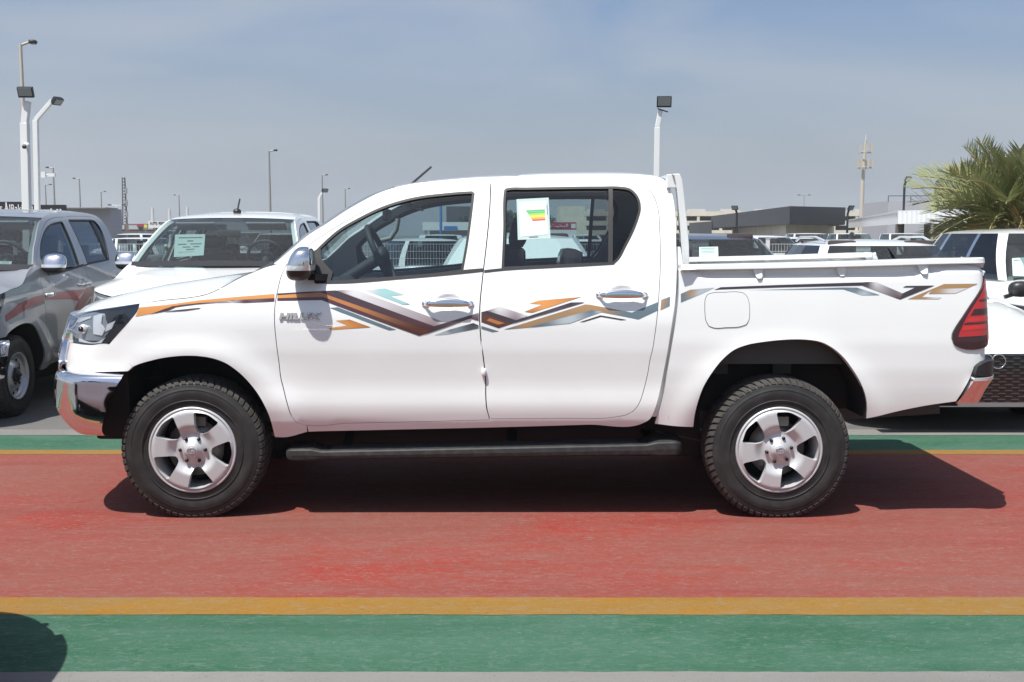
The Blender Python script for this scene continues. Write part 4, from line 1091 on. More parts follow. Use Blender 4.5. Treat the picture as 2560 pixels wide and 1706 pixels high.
lab = paper('energy_label', [c+TRUCK0 for c in cr], [(.10, .88, .09, .006), (.10, .88, .13, .005), (.13, .7, .16, .012), (.10, .88, .24, .022), (.11, .22, .30, .022), (.10, .88, .57, .005), (.10, .88, .75, .035), (.10, .88, .90, .005), (.10, .105, .09, .81), (.88, .885, .09, .81), (.62, .625, .57, .16), (.36, .365, .57, .16), (.92, .95, .18, .24), (.40, .58, .62, .008), (.40, .57, .66, .008), (.40, .58, .70, .008), (.14, .20, .82, .045), (.25, .30, .82, .045), (.40, .46, .82, .045), (.53, .60, .82, .045), (.66, .71, .82, .045), (.77, .83, .82, .045), (.35, .62, .935, .025), (.17, .29, .62, .02), (.16, .18, .63, .07), (.28, .30, .66, .05), (.17, .29, .70, .015), (.23, .27, .66, .012)], rear_doors[0], bars)
for v in lab.data.vertices: v.co -= TRUCK0

# ================================================================== ground and painted strips
def paint_mat(name, base, faded, fresh, base_under=(.23, .22, .21)):
    m = mat(name, base, .8, Specular_IOR_Level=.18); nt, N, L, b = nodes(m)
    tc = N.new('ShaderNodeTexCoord')
    def noise(scale, det, stretch=(1, 1, 1), rough=.55, dist=0.0):
        mp = N.new('ShaderNodeMapping'); mp.inputs['Scale'].default_value = stretch; L.new(tc.outputs['Object'], mp.inputs['Vector'])
        n = N.new('ShaderNodeTexNoise'); n.inputs['Scale'].default_value = scale; n.inputs['Detail'].default_value = det; n.inputs['Roughness'].default_value = rough; n.inputs['Distortion'].default_value = dist
        L.new(mp.outputs[0], n.inputs['Vector']); return n.outputs['Fac']
    def ramp(f, lo, hi):
        r = N.new('ShaderNodeMapRange'); r.inputs['From Min'].default_value = lo; r.inputs['From Max'].default_value = hi; L.new(f, r.inputs[0]); return r.outputs[0]
    def mul(f, k):
        x = N.new('ShaderNodeMath'); x.operation = 'MULTIPLY'; x.inputs[1].default_value = k; L.new(f, x.inputs[0]); return x.outputs[0]
    def mix(f, a, c2):
        x = N.new('ShaderNodeMixRGB'); L.new(f, x.inputs[0])
        if isinstance(a, tuple): x.inputs[1].default_value = (*a, 1)
        else: L.new(a, x.inputs[1])
        x.inputs[2].default_value = (*c2, 1); return x.outputs[0]
    c = mix(ramp(noise(.8, 6, (.55, 1.5, 1), .6), .34, .66), base, faded)                 # broad fading, drawn out along the lane
    c = mix(mul(ramp(noise(1.15, 8, (.62, 1.25, 1), .66, .5), .50, .64), .8), c, fresh)      # thick repainted patches with ragged edges
    c = mix(mul(ramp(noise(7, 6, (.45, 1.5, 1), .7), .40, .70), .38), c, tuple(v*.85+.035 for v in faded))   # brush drag
    c = mix(mul(ramp(noise(34, 5, (.5, 1.3, 1), .75, 1.2), .50, .66), .8), c, tuple(v*.75+.065 for v in faded))   # crackled wear
    c = mix(mul(ramp(noise(1.6, 6, (.22, 2.4, 1), .62), .52, .70), .40), c, tuple(v*.72 for v in base))    # tyre scuffs along the lane
    c = mix(mul(ramp(noise(220, 2, (1, 1, 1), .5), .35, .65), .22), c, tuple(v*.6 for v in base))
    c = mix(mul(ramp(noise(85, 3, (.7, 1.2, 1), .6), .655, .74), .6), c, tuple(min(1, v*.8+.10) for v in base_under))  # chips to light aggregate
    c = mix(mul(ramp(noise(55, 3, (1, 1, 1), .6), .62, .74), .6), c, tuple(v*.5 for v in base))
    L.new(c, b.inputs['Base Color'])
    bp = N.new('ShaderNodeBump'); bp.inputs['Strength'].default_value = .4; bp.inputs['Distance'].default_value = .006
    L.new(noise(150, 4, (1, 1, 1), .7), bp.inputs['Height']); L.new(bp.outputs[0], b.inputs['Normal'])
    return m
M_ASPH = paint_mat('asphalt', (.108, .105, .102), (.135, .131, .127), (.091, .089, .087), (.183, .183, .183))
M_ROADRED = paint_mat('red_road_paint', (.206, .043, .032), (.187, .067, .050), (.243, .027, .018), (.173, .119, .101))
M_ROADGRN = paint_mat('green_road_paint', (.027, .093, .053), (.047, .117, .078), (.015, .078, .039), (.119, .142, .123))
M_ROADYEL = paint_mat('yellow_road_paint', (.224, .111, .014), (.206, .121, .032), (.265, .119, .005), (.201, .155, .091))
M_ROADWHT = paint_mat('white_road_paint', (.196, .189, .179), (.165, .158, .148), (.228, .222, .210), (.183, .183, .183))
gy = lambda d: ground_y(d*1.08797)
Yf = [gy(989), gy(1001), gy(1036), gy(1046)]
Yn = [gy(1376), gy(1416), gy(1550), gy(1604)]
def strip(name, y0, y1, z, m):
    # painted by hand: the edges wander by a few millimetres
    rnd = random.Random(int(y0*1000)); n = 700; a = []; b = []; e0 = e1 = 0.0
    xs = [-60]+[-9+18*i/n for i in range(n+1)]+[60]
    for x in xs:
        e0 = e0*.86+rnd.gauss(0, .0013); e1 = e1*.86+rnd.gauss(0, .0013); a.append(Vector((x, y0+e0, z))); b.append(Vector((x, y1+e1, z)))
    o = MB().grid([b, a], smooth=False).build(name, m); o.data.flip_normals() if o.data.polygons[0].normal.z < 0 else None; o['kind'] = 'structure'; return o
def sheet(name, y0, y1, z, m, x0=-60, x1=60, kind='structure'):
    o = MB().add([(x0, y0, z), (x1, y0, z), (x1, y1, z), (x0, y1, z)], [(0, 1, 2, 3)], 0, False).build(name, m); o['kind'] = kind; return o
sheet('ground', -200, 4000, 0, M_ASPH, -3000, 3000)
strip('white_line', Yf[1]-.01, Yf[0], .0056, M_ROADWHT); strip('green_strip', Yf[2]-.03, Yf[1], .004, M_ROADGRN); strip('yellow_line', Yf[3], Yf[2], .0056, M_ROADYEL)
sheet('red_strip', Yn[0]-.03, Yf[3]+.03, .004, M_ROADRED)
strip('yellow_line', Yn[1], Yn[0], .0056, M_ROADYEL); strip('green_strip', Yn[2], Yn[1]+.03, .004, M_ROADGRN); strip('white_line', Yn[3], Yn[2]+.01, .0056, M_ROADWHT)

# ================================================================== other vehicles
M_OFFW = mat('off_white_paint', (.74, .74, .72), .32, 0, .8)
M_SHADE = mat('sunshade', (.72, .74, .73), .6)
def tab(x, T): return float(np.interp(x, [t[0] for t in T], [t[1] for t in T]))
def make_car(name, spec, loc, rz, paint=None):
    root = empty(name, loc, rz); s = spec; L = s['L']; W = s['W']/2; paint = paint or M_OFFW
    n = 44; rows = []
    for i in range(n+1):
        u = i/n; x = -L/2+L*(.5-.5*math.cos(math.pi*u))
        zt = tab(x, s['top']); e = min(x+L/2, L/2-x)
        rn = (1-max(0, 1-e/s.get('nose', .42))**2.6)**(1/2.6) if e > 0 else .0
        rn = max(rn, .32); hw = W*rn*tab(x, s.get('width', [(-9, 1), (9, 1)]))
        zb = s['zb']+.10*max(0, 1-e/.35)
        cr = s.get('crown', .05)*min(1, e/.5)
        half = [(0, zb), (hw*.86, zb), (hw*.97, zb+.10), (hw, zb+.26), (hw*.995, zb+(zt-zb)*.62), (hw*.97, zt-.07), (hw*.90, zt-.015), (hw*.72, zt+cr*.45), (hw*.4, zt+cr*.85), (0, zt+cr)]
        rows.append([Vector((x, -a, z)) for a, z in half]+[Vector((x, a, z)) for a, z in half[-2::-1]])
    m = MB().grid(rows, flip=True); k = len(rows[0])
    m.add(rows[0], [tuple(range(k))]); m.add(rows[-1], [tuple(range(k))[::-1]])
    body = m.build('body', paint, root)
    # glasshouse: panels between key points of the belt line and of the roof line
    B, T = s['belt'], s['roof']; zB_, zT = s['zbelt'], s['zroof']
    kinds = s['panels']; wl = []
    for sd in (1, -1):
        for j, kd in enumerate(kinds):
            b0, b1, t0, t1 = B[j], B[j+1], T[j], T[j+1]; rr = []
            for a in range(6):
                v = a/5; row = []
                for c in range(5):
                    q = c/4; x = (b0[0]*(1-q)+b1[0]*q)*(1-v)+(t0[0]*(1-q)+t1[0]*q)*v; y = (b0[1]*(1-q)+b1[1]*q)*(1-v)+(t0[1]*(1-q)+t1[1]*q)*v
                    bul = .05*math.sin(math.pi*v)
                    zz = (tab(x, s['beltz']) if 'beltz' in s else zB_)
                    row.append(Vector((x, -sd*(y+bul*.5), zz+(zT-zz)*v)))
                rr.append(row)
            mm = {'w': M_GLASSW if not s.get('shade') else M_SHADE, 'g': M_GLASSDK if s.get('dark') else M_GLASS, 'p': paint, 'b': M_RUBBER, 'c': M_CHROME, 'r': M_GLASSDK}[kd]
            nm = {'w': 'windscreen', 'g': 'side_window', 'p': 'pillar', 'b': 'pillar', 'c': 'pillar', 'r': 'rear_window'}[kd]
            MB().grid(rr, flip=(sd == -1)).build(nm, mm, root)
    rows = []
    edge = T+[(x, -y) for x, y in T[-2:0:-1]]
    cx = (T[0][0]+T[-1][0])/2; ring = [[], [], [], []]
    for x, y in edge:
        for q, (k_, dz) in enumerate(((1.0, 0), (.86, .028), (.5, .052), (.0, .060))):
            ring[q].append(Vector((cx+(x-cx)*k_, -y*k_, zT+dz*s.get('rcrown', 1))))
    for r in ring: r.append(r[0])
    MB().grid(ring, flip=True).build('roof', s.get('roofmat', paint), root)
    MB().box(((B[0][0]+B[-1][0])/2, 0, s['zbelt']-.25), (abs(B[-1][0]-B[0][0])*.8, s['W']*.8, .1)).build('cabin_floor', M_INT, root)
    for sx in s.get('seats', (-.25,)):
        for y in (-.36, .36):
            m = MB().box((sx, y, s['zbelt']+.12), (.12, .46, .5), rot=Matrix.Rotation(R(12), 3, 'Y')); m.box((sx+.09, y, s['zbelt']+.44), (.09, .26, .16)); m.build('seat', M_SEAT, root, bevel=.03)
    for wx in s['wheels']:
        for sd in (1, -1):
            r = s['r']
            m = MB().lathe_y([(-.004, 0), (-.004, r+.055), (.10, r+.055)], 36, (0, 0, 0)); a = m.build('wheel_arch', s.get('cladding', M_UNDER), root); a.location = (wx, -sd*W, r+.02); a.rotation_euler = (0, 0, 0 if sd == 1 else math.pi)
            m = MB().lathe_y([(.0, r*.62), (-.012, r*.66), (-.014, r*.85), (.0, r*.97), (.02, r), (.20, r)], 36); w = m.build('wheel', M_TYRE, root); w.location = (wx, -sd*(W+.002), r); w.rotation_euler = a.rotation_euler
            m = MB(); m.lathe_y([(.0, r*.63), (-.006, r*.60), (.012, r*.55)], 36)
            for k in range(5): an = 2*math.pi*k/5; m.bar((0, -.008, 0), (r*.6*math.cos(an), -.008, r*.6*math.sin(an)), r*.22, .016, up=Vector((0, 1, 0)))
            m.lathe_y([(-.012, 0), (-.012, r*.16), (.0, r*.18)], 16); m.lathe_y([(.003, 0), (.003, r*.6)], 24, mi=1); m.build('rim', [M_ALLOY, M_UNDER], w)
    xf = -L/2
    g = s.get('grille')
    if g:
        (gw, z0, z1) = g; m = MB().box((xf+.02, 0, (z0+z1)/2), (.08, 2*gw, z1-z0)); gr = m.build('grille', M_LAMPDK, root, bevel=.02)
        if s.get('hexes'):
            m = MB()
            nz = int((z1-z0)/.022)
            for i in range(nz):
                z = z0+.02+i*(z1-z0-.03)/max(1, nz-1)
                for j in range(int(2*gw/.10)):
                    y = -gw+.05+j*.10+(.05 if i % 2 else 0)
                    if abs(y) < gw-.03: m.bar((xf-.024, y-.03, z), (xf-.024, y+.03, z), .008, .006)
            m.build('grille_mesh', M_FRAMEGREY, gr)['kind'] = 'stuff'
    for sd in (1, -1):
        hz = s.get('lampz', .66); yy = W*.72
        m = MB().ellipsoid((xf+.16, sd*yy, hz), (.14, W*.22, .075), 16, 8, 0, .7); m.build('headlight', M_LENS if False else M_REFL, root)
    for sd in (s.get('mirrors', (1, -1))):
        mx = B[2][0]+.02
        m = MB().ellipsoid((mx, sd*(W+.09), s['zbelt']+.10), (.075, .11, .07), 14, 8, 0, .75); m.bar((mx+.01, sd*(W-.05), s['zbelt']+.03), (mx, sd*(W+.07), s['zbelt']+.07), .04, .03); m.build('side_mirror', s.get('mirrormat', paint), root)
    return root
SUV = dict(L=4.6, W=1.86, zb=.24, zbelt=1.02, zroof=1.52, top=[(-2.3, .78), (-2.1, .90), (-1.2, .99), (-.9, 1.02), (2.2, 1.03), (2.3, .9)],
           belt=[(-1.05, 0), (-.95, .55), (-.78, .76), (-.66, .80), (.18, .84), (.27, .84), (1.15, .83), (1.25, .82), (1.75, .78), (1.95, .70), (2.1, .0)],
           roof=[(-.35, 0), (-.32, .36), (-.24, .52), (-.10, .57), (.28, .60), (.36, .60), (1.15, .59), (1.24, .585), (1.50, .56), (1.66, .52), (1.80, .0)],
           panels='wwpgbgbgpr', wheels=(-1.42, 1.38), r=.35, grille=(.48, .50, .74), lampz=.76, seats=(-.2, .75), dark=True)
SEDAN = dict(L=4.75, W=1.84, zb=.20, zbelt=.90, zroof=1.37, top=[(-2.38, .58), (-2.2, .69), (-1.3, .86), (-1.0, .90), (1.5, .93), (2.2, .96), (2.38, .85)],
             belt=[(-1.15, 0), (-1.05, .55), (-.86, .74), (-.74, .78), (.18, .82), (.26, .82), (1.05, .80), (1.15, .79), (1.55, .72), (1.72, .60), (1.85, .0)],
             roof=[(-.30, 0), (-.27, .34), (-.19, .50), (-.06, .55), (.28, .57), (.35, .57), (.92, .55), (1.0, .545), (1.12, .50), (1.18, .42), (1.22, .0)],
             panels='wwpgbgbgpr', wheels=(-1.45, 1.38), r=.335, grille=(.52, .20, .60), lampz=.62, seats=(-.2, .75), dark=True, hexes=True)
CREW = dict(L=5.0, W=1.74, zb=.42, zbelt=1.10, zroof=1.66, top=[(-2.5, .98), (-2.3, 1.07), (-.95, 1.13), (-.9, 1.10), (.55, 1.10), (.6, 1.04), (2.5, 1.04)], nose=.22,
            belt=[(-.95, 0), (-.92, .60), (-.86, .76), (-.76, .79), (.28, .80), (.34, .80), (.42, .79), (.50, .77), (.52, .6), (.53, .0)],
            roof=[(-.62, 0), (-.60, .52), (-.56, .66), (-.46, .69), (.28, .69), (.34, .69), (.40, .68), (.44, .66), (.46, .5), (.47, .0)],
            panels='wwpgpgppr', wheels=(-1.6, 1.5), r=.36, grille=(.60, .70, .96), lampz=.84, rcrown=.6)
FACE = R(90)                                     # nose towards the camera
ROW = 'vehicles in the row behind the white pickup'
# two pickups of the same model as the one in front, lower, on steel wheels
def park_truck(loc, rz, label, paint, drop=.105, roof_silver=False):
    idx = child_index()
    mp = {'white_paint': paint} if paint else {}
    t = copy_tree(truck, None, mp, ('stripe_decal', 'wheel', 'energy_label', 'side_step', 'seat_cover', 'headboard', 'aerial'), idx)
    t.location = loc; t.rotation_euler = (0, 0, rz); tag(t, label, 'pickup truck', ROW)
    for c in [o for o in bpy.data.objects if o.parent is t]: c.location.z -= drop
    for hub in (HUB_F, HUB_R):
        for far in (False, True): make_wheel('wheel', t, (hub.x-TRUCK0.x, (YT+.03)*(-1 if far else 1), .338), 0, 'steel', far)
    return t
grey_truck = park_truck((-5.00, 10.62, 0), FACE, 'grey double cab pickup with red and black side graphic at the far left', M_GREYP)
white_truck = park_truck((-2.88, 11.75, 0), FACE, 'white pickup with a notice behind its windscreen between the grey pickup and the main one', None)
m = MB(); p0 = at(592, 533, 10.6); 
ant = MB(); a0 = at(*[v*1.08797 for v in (545, 487)], 11.6); a1 = at(*[v*1.08797 for v in (551, 458)], 11.9); ant.tube([a0, a1], .009, 6); ant.ellipsoid(a0[:], (.045, .05, .035), 10, 6)
o = ant.build('aerial', M_BLACK, None, white_truck.matrix_basis.translation); o.parent = white_truck; o.rotation_euler = (0, 0, -FACE)
# swoosh on the grey pickup's flank (same side surface, other print)
RDK, GRY, RD2 = C8(150, 24, 40), C8(60, 60, 64), C8(118, 22, 36)
def flank(pts): return [('tz', *p) for p in pts]
gd, gf = [c for c in bpy.data.objects if c.parent is grey_truck and c.name.startswith('front_door')][0], [c for c in bpy.data.objects if c.parent is grey_truck and c.name.startswith('fender')][0]
grd = [c for c in bpy.data.objects if c.parent is grey_truck and c.name.startswith('rear_door')][0]
tdf = door_f_front[5][0]; tdm = door_mid[8][0]
decal(flank([(-2.0, .92), (-1.7, .98), (-1.4, 1.03), (tdf-.01, 1.05), (tdf-.01, 1.10), (-1.45, 1.09), (-1.75, 1.05), (-2.0, .97)]), RDK, gf)
decal(flank([(-1.62, .985), (tdf-.01, 1.02), (tdf-.01, 1.05), (-1.4, 1.03)]), GRY, gf)
decal(flank([(tdf+.02, 1.05), (-.75, 1.03), (-.45, .99), (-.50, 1.04), (-.30, 1.10), (-.75, 1.11), (tdf+.02, 1.10)]), RDK, gd)
decal(flank([(-.62, .93), (-.30, .80), (tdm-.03, .79), (tdm-.03, .86), (-.28, .88), (-.40, .93), (-.12, 1.08), (-.14, 1.12), (-.30, 1.11)]), RD2, gd)
decal(flank([(-.36, .94), (-.24, .90), (tdm-.03, .88), (tdm-.03, 1.10), (-.10, 1.12), (-.06, 1.08)]), GRY, gd)
decal(flank([(tdm+.03, .80), (tdm+.30, .84), (tdm+.62, 1.0), (tdm+.75, 1.09), (tdm+.35, 1.07), (tdm+.03, 1.0)]), RD2, grd)
# the silver bonnet and roof of the grey pickup are only sky light on metallic paint; its notice and the white one's
def notice(root_loc, px, Y0, Y1, parent, rz, dark=False):
    """paper behind a windscreen: four corners in the photograph, top edge at Y1, bottom edge at Y0"""
    c = [at(*px[0], Y1), at(*px[1], Y1), at(*px[2], Y0), at(*px[3], Y0)]
    rows = [(.12, .92, .13, .05), (.42, .62, .28, .06), (.12, .90, .43, .05), (.28, .84, .56, .05), (.40, .68, .67, .05), (.15, .68, .80, .012)] if not dark else [(.1, .85, .12, .05), (.12, .8, .3, .03), (.12, .8, .45, .03), (.12, .8, .6, .03)]
    o = paper('windscreen_notice', c, rows, None)
    M_ = Matrix.Translation(parent.location) @ Matrix.Rotation(rz, 4, 'Z'); Mi = M_.inverted()
    for v in o.data.vertices: v.co = Mi @ v.co
    o.parent = parent
notice(None, zA((1056, 330), (1238, 328), (1228, 455), (1048, 466)), 10.92, 11.16, white_truck, FACE)
notice(None, zA((0, 490), (72, 492), (66, 516), (0, 516)), 9.70, 9.78, grey_truck, FACE, True)
white_suv = make_car('suv', dict(SUV, zroof=1.48, zbelt=1.01, shade=True), (.06, 10.75, 0), FACE); tag(white_suv, 'white car seen through the cab windows of the white pickup', 'car', ROW)
dark_car = make_car('sedan', dict(SUV, zroof=1.47, zbelt=1.01), (1.93, 11.1, 0), FACE, M_DARKP); tag(dark_car, 'dark purple car with a pale notice in its windscreen behind the headboard', 'car', ROW)
notice(None, [(1748, 618), (1795, 617), (1796, 641), (1748, 643)], 10.42, 10.52, dark_car, FACE, True)
ring_car = make_car('sedan', dict(SEDAN, mirrormat=M_BLACK), (3.54, 10.62, 0), FACE, M_WHITE); ring_car.scale = (1.02, 1.02, 1.03); tag(ring_car, 'white saloon with ringed black grille behind the tailgate of the white pickup', 'car', ROW)
for k in range(4):
    m = MB().tube([(-2.40, -.135+.09*k+.052*math.cos(a), .545+.052*math.sin(a)) for a in np.linspace(0, 2*math.pi, 29)], .0055, 6, cap=False); m.build('emblem_ring', M_CHROME, ring_car)
m = MB().ellipsoid((.75, 0, 1.45), (.10, .018, .05), 10, 6); m.build('roof_fin', M_BLACK, ring_car)
for s in (1, -1):
    m = MB().tube([(-.05, s*.50, 1.41), (.2, s*.52, 1.45), (.8, s*.51, 1.45), (1.0, s*.50, 1.41)], .012, 6); m.build('roof_rail', M_REFL, ring_car)
m = MB().box((-2.33, 0, .225), (.16, 1.5, .03)); m.build('front_lip', M_LAMPG, ring_car)
clad_car = make_car('suv', dict(SUV, cladding=M_BLACK, panels='wwpgcgcgpr', L=4.7, zroof=1.53, zbelt=1.03, mirrors=()), (6.02, 12.35, 0), FACE, M_WHITE); tag(clad_car, 'white car with chrome window posts and black wheel arch under the palm', 'car', ROW)
for s in (1, -1): m = MB().box((-1.35, s*.90, .50), (1.5, .09, .62)); m.build('wing_cover', M_BLACK, clad_car, bevel=.03)
notice(None, [(2530, 646), (2575, 643), (2580, 692), (2532, 690)], 11.5, 11.75, clad_car, FACE, True)
# a pickup just outside the picture whose shadow falls into the near left corner
out = park_truck((-4.24, 3.0, 0), R(180), 'white pickup beside the camera whose shadow falls on the near green strip', None); out['group'] = 'vehicles beside the camera'

ACR = 'dark vehicles across the lane, mirrored in the chrome'
ac = make_car('suv', SUV, (-4.6, -4.6, 0), -FACE, M_DARKP); tag(ac, 'dark car across the lane mirrored in the front bumper', 'car', ACR)
for x, rz_, lb in ((-2.2, -FACE, 'dark car across the lane right of the first'), (-7.0, -FACE, 'dark car across the lane left of the first'), (-9.5, -FACE, 'dark car across the lane second from the far end'), (-12.0, -FACE, 'dark car across the lane at the far end'), (2.6, -FACE, 'dark car across the lane mirrored in the door handles')):
    c = copy_tree(ac, None, None, (), child_index()); c.location = (x, -4.7, 0); tag(c, lb, 'car', ACR)
# ---- vehicles beyond the fence
idx0 = None
crew = make_car('pickup_truck', CREW, (0, 60, 0), FACE, M_OFFW)
hatch = make_car('car', dict(SUV, L=4.3, W=1.72), (4, 60, 0), FACE, M_OFFW)
BEY = 'white vehicles parked beyond the wire fence'
def place(src, first, dx, Y, rz, label, sc=1.0, cat='pickup truck'):
    o = src if first else copy_tree(src, None, None, (), child_index())
    x = (dx-1176.5)/2297.9/1.0
    p = atD(dx, 545, Y); o.location = (p.x, Y, 0); o.rotation_euler = (0, 0, rz); o.scale = (sc, sc, sc); tag(o, label, cat, BEY); return o
place(crew, True, 1852, 41, FACE+.12, 'boxy white pickup below the dark canopy building, first of three from the fence post', .93)
place(crew, False, 1948, 42, FACE+.12, 'boxy white pickup at the right edge of the dark canopy building, middle of three', .93)
place(crew, False, 2068, 42, FACE+.12, 'boxy white pickup in front of the canopy post, third of three', .93)
place(hatch, True, 1768, 31, FACE+.3, 'white car behind the fence post beside the dark car', .95, 'car')
place(hatch, False, 1830, 33, FACE+.2, 'white car in front of the first boxy pickup beyond the fence', .92, 'car')
place(crew, False, 395, 44, R(15), 'white single cab pickup below the white sign board', 1.0)
place(hatch, False, 300, 47, FACE-.1, 'white car showing its windscreen right of the grey pickup', 1.0, 'car')
place(hatch, False, 352, 60, FACE-.2, 'small white car between two pickups far off on the left', 1.0, 'car')
place(crew, False, 318, 24, R(180), 'white pickup side on behind the fence next to the grey pickup', .86)
place(hatch, False, 950, 21.8, R(-70), 'white hatchback with its back window to us, seen through the front door glass', .92, 'car')
place(crew, False, 1010, 32, R(-80), 'white pickup behind the hatchback, seen through the front door glass', .9)
place(hatch, False, 1120, 30, FACE, 'white car behind the B pillar of the white pickup', .95, 'car')
place(hatch, False, 1375, 25, R(200), 'white car right of the window sticker, seen through the rear door glass', .9, 'car')
place(crew, False, 1330, 34, R(190), 'white pickup below the red sign, seen through the rear door glass', .9)
place(hatch, False, 1240, 38, FACE, 'white car behind the energy sticker of the rear door', 1.0, 'car')
place(crew, False, 560, 36, FACE, 'white pickup seen through the windscreen of the white pickup behind', .95)
place(hatch, False, 640, 33, FACE+.1, 'white car right of centre in the windscreen of the white pickup behind', 1.0, 'car')
place(hatch, False, 2230, 30, FACE, 'white car beyond the fence left of the palm trunk', .9, 'car')

# ================================================================== fence
M_FENCE = mat('fence_white', (.72, .72, .70), .45)
FY = 19.5
fence = empty('mesh_fence', (0, FY, 0)); tag(fence, 'white welded wire mesh fence with square posts behind the parked row', 'fence')
post_d = None
npan = 10
x_posts = []
xp0 = atD(1764, 570, FY).x
for k in range(-9, 5): x_posts.append(xp0+k*2.5)
pm = MB().box((0, 0, .72), (.06, .06, 1.44)); pm.box((0, 0, 1.445), (.07, .07, .012)); post_d = pm.build('post', M_FENCE, fence); post_d.location = (x_posts[0], 0, 0)
for x in x_posts[1:]:
    o = post_d.copy(); COL.objects.link(o); o.parent = fence; o.location = (x, 0, 0)
wm = MB(); n = 48
for i in range(n): x = .04+(2.5-.08)*i/(n-1); wm.add([(x-.0022, 0, .05), (x+.0022, 0, .05), (x+.0022, 0, 1.36), (x-.0022, 0, 1.36), (x, .006, .05), (x, .006, 1.36)], [(0, 1, 2, 3), (1, 4, 5, 2), (4, 0, 3, 5)], 0, False)
for j in range(11): z = .06+1.29*j/10; wm.box((1.25, -.004, z), (2.46, .006, .006))
pd = wm.build('mesh_panel', M_FENCE, fence); pd.location = (x_posts[0], 0, 0)
for x in x_posts[1:-1]:
    o = pd.copy(); COL.objects.link(o); o.parent = fence; o.location = (x, 0, 0)
for o in [o for o in bpy.data.objects if o.parent is fence and o.name.startswith('mesh_panel')]: o['kind'] = 'stuff'

# ================================================================== lamps and poles
M_POLEW = mat('pole_white', (.74, .75, .73), .45)
M_POLEG = mat('pole_galvanised', (.34, .33, .30), .5, .3)
M_POLEB = mat('pole_beige', (.48, .44, .36), .6)
M_FLOOD = mat('floodlight_body', (.02, .025, .03), .4)
M_FLGL = mat('floodlight_glass', (.30, .31, .29), .3)
LAMP = 'street lamps along the road'
def street_lamp(dx, dy, Y, arm, label, r=.085, double=False, m_=None, r2=None):
    top = atD(dx, dy, Y); base = Vector((top.x-(top.x)*0.0, Y, 0)); top.x = atD(dx, 535, Y).x if False else top.x
    o = empty('street_lamp', (top.x, Y, 0)); tag(o, label, 'street lamp', LAMP)
    h = top.z; MB().tube([(0, 0, 0), (0, 0, h*.5), (0, 0, h)], [r, r*.8, r*.55], 10).build('pole', m_ or M_POLEG, o)
    MB().lathe_z([(r*2.2, 0), (r*2.2, .05), (r*1.2, .12), (r, .3)], 10).build('base', m_ or M_POLEG, o)
    for s in ((arm, -arm) if double else (arm,)):
        L = abs(s); d = 1 if s > 0 else -1
        MB().tube([(0, 0, h-.05), (d*L*.5, 0, h+.02), (d*L*.62, 0, h+.04)], r*.45, 6).build('arm', m_ or M_POLEG, o)
        hd = MB().ellipsoid((d*L*.8, 0, h+.04), (L*.24, .12, .055), 12, 6, 0, .6).build('lamp_head', M_FRAMEGREY, o)
        MB().box((d*L*.8, 0, h-.015), (L*.30, .14, .015)).build('lens', M_FLGL, hd)
    return o
street_lamp(47, 100, 30, .42, 'tall beige street lamp at the far left rising highest of all', .075, m_=M_POLEB)
for dx, dy, Y, arm, lb in ((122, 386, 85, -.55, 'street lamp with its arm to the left just beside the white floodlight pole'), (104, 425, 120, .7, 'low street lamp between the white floodlight pole and its neighbour'),
                           (182, 411, 105, -.6, 'street lamp with arm to the left above the black sign board end'), (232, 441, 130, .6, 'small street lamp above the grey wall on the left'),
                           (411, 449, 130, -.6, 'short street lamp left of the white pickup roof'), (618, 347, 60, .45, 'tall slim street lamp above the roof of the white pickup behind'),
                           (740, 403, 95, .5, 'street lamp rising behind the bent white floodlight pole'), (793, 434, 120, .55, 'small street lamp left of the windscreen pillar')):
    street_lamp(dx, dy, Y, arm, lb, .06+Y*.0004)
street_lamp(268, 472, 100, .8, 'twin armed white street lamp beside the lattice mast', .07, True, M_POLEW)
street_lamp(1848, 449, 150, .9, 'twin armed street lamp above the dark canopy building', .08, True)
FLD = 'floodlight poles round the car lot'
def flood_head(root, p, w, h, tilt, yaw, name='floodlight'):
    rot = Matrix.Rotation(yaw, 3, 'Z') @ Matrix.Rotation(tilt, 3, 'X')
    m = MB().box((0, 0, 0), (w, .07, h)); hd = m.build(name, M_FLOOD, root, bevel=.008); hd.location = p; hd.rotation_euler = rot.to_euler()
    MB().box((0, -.037, .012), (w*.86, .006, h*.78)).build('glass', M_FLGL, hd)
    m = MB()
    for k in range(9): m.box((-w*.42+k*w*.105, .05, 0), (.008, .045, h*.85))
    m.build('cooling_fins', M_FLOOD, hd)
    return hd
def square_pole(dx_b, pts, Y, w, label, m_=M_POLEW):
    """pts: pixel (D) points from the lot up to the lamp; first point is dropped to the ground"""
    P = [atD(a, b, Y) for a, b in pts]; b0 = Vector((P[0].x, Y, 0)); o = empty('floodlight_pole', b0); tag(o, label, 'floodlight pole', FLD)
    Q = [Vector((0, 0, 0))]+[p-b0 for p in P[1:]]
    for i in range(len(Q)-1):
        nm = 'pole' if i == 0 else 'arm'
        MB().bar(Q[i]+Vector((0, 0, -.0)), Q[i+1]+Vector((0, 0, .0)), w*(1 if i == 0 else .85), w*(1 if i == 0 else .85), up=Vector((0, 1, 0))).build(nm, m_, o, bevel=.01)
    MB().box((0, 0, .02), (w*2.4, w*2.4, .04)).build('base', m_, o)
    return o, Q
o, Q = square_pole(55, [(58, 500), (57, 283), (63, 233)], 19.2, .125, 'white square floodlight pole with camera standing second from the far left'); 
flood_head(o, Q[-1]+Vector((.03, -.12, .14)), .26, .18, R(24), R(4))
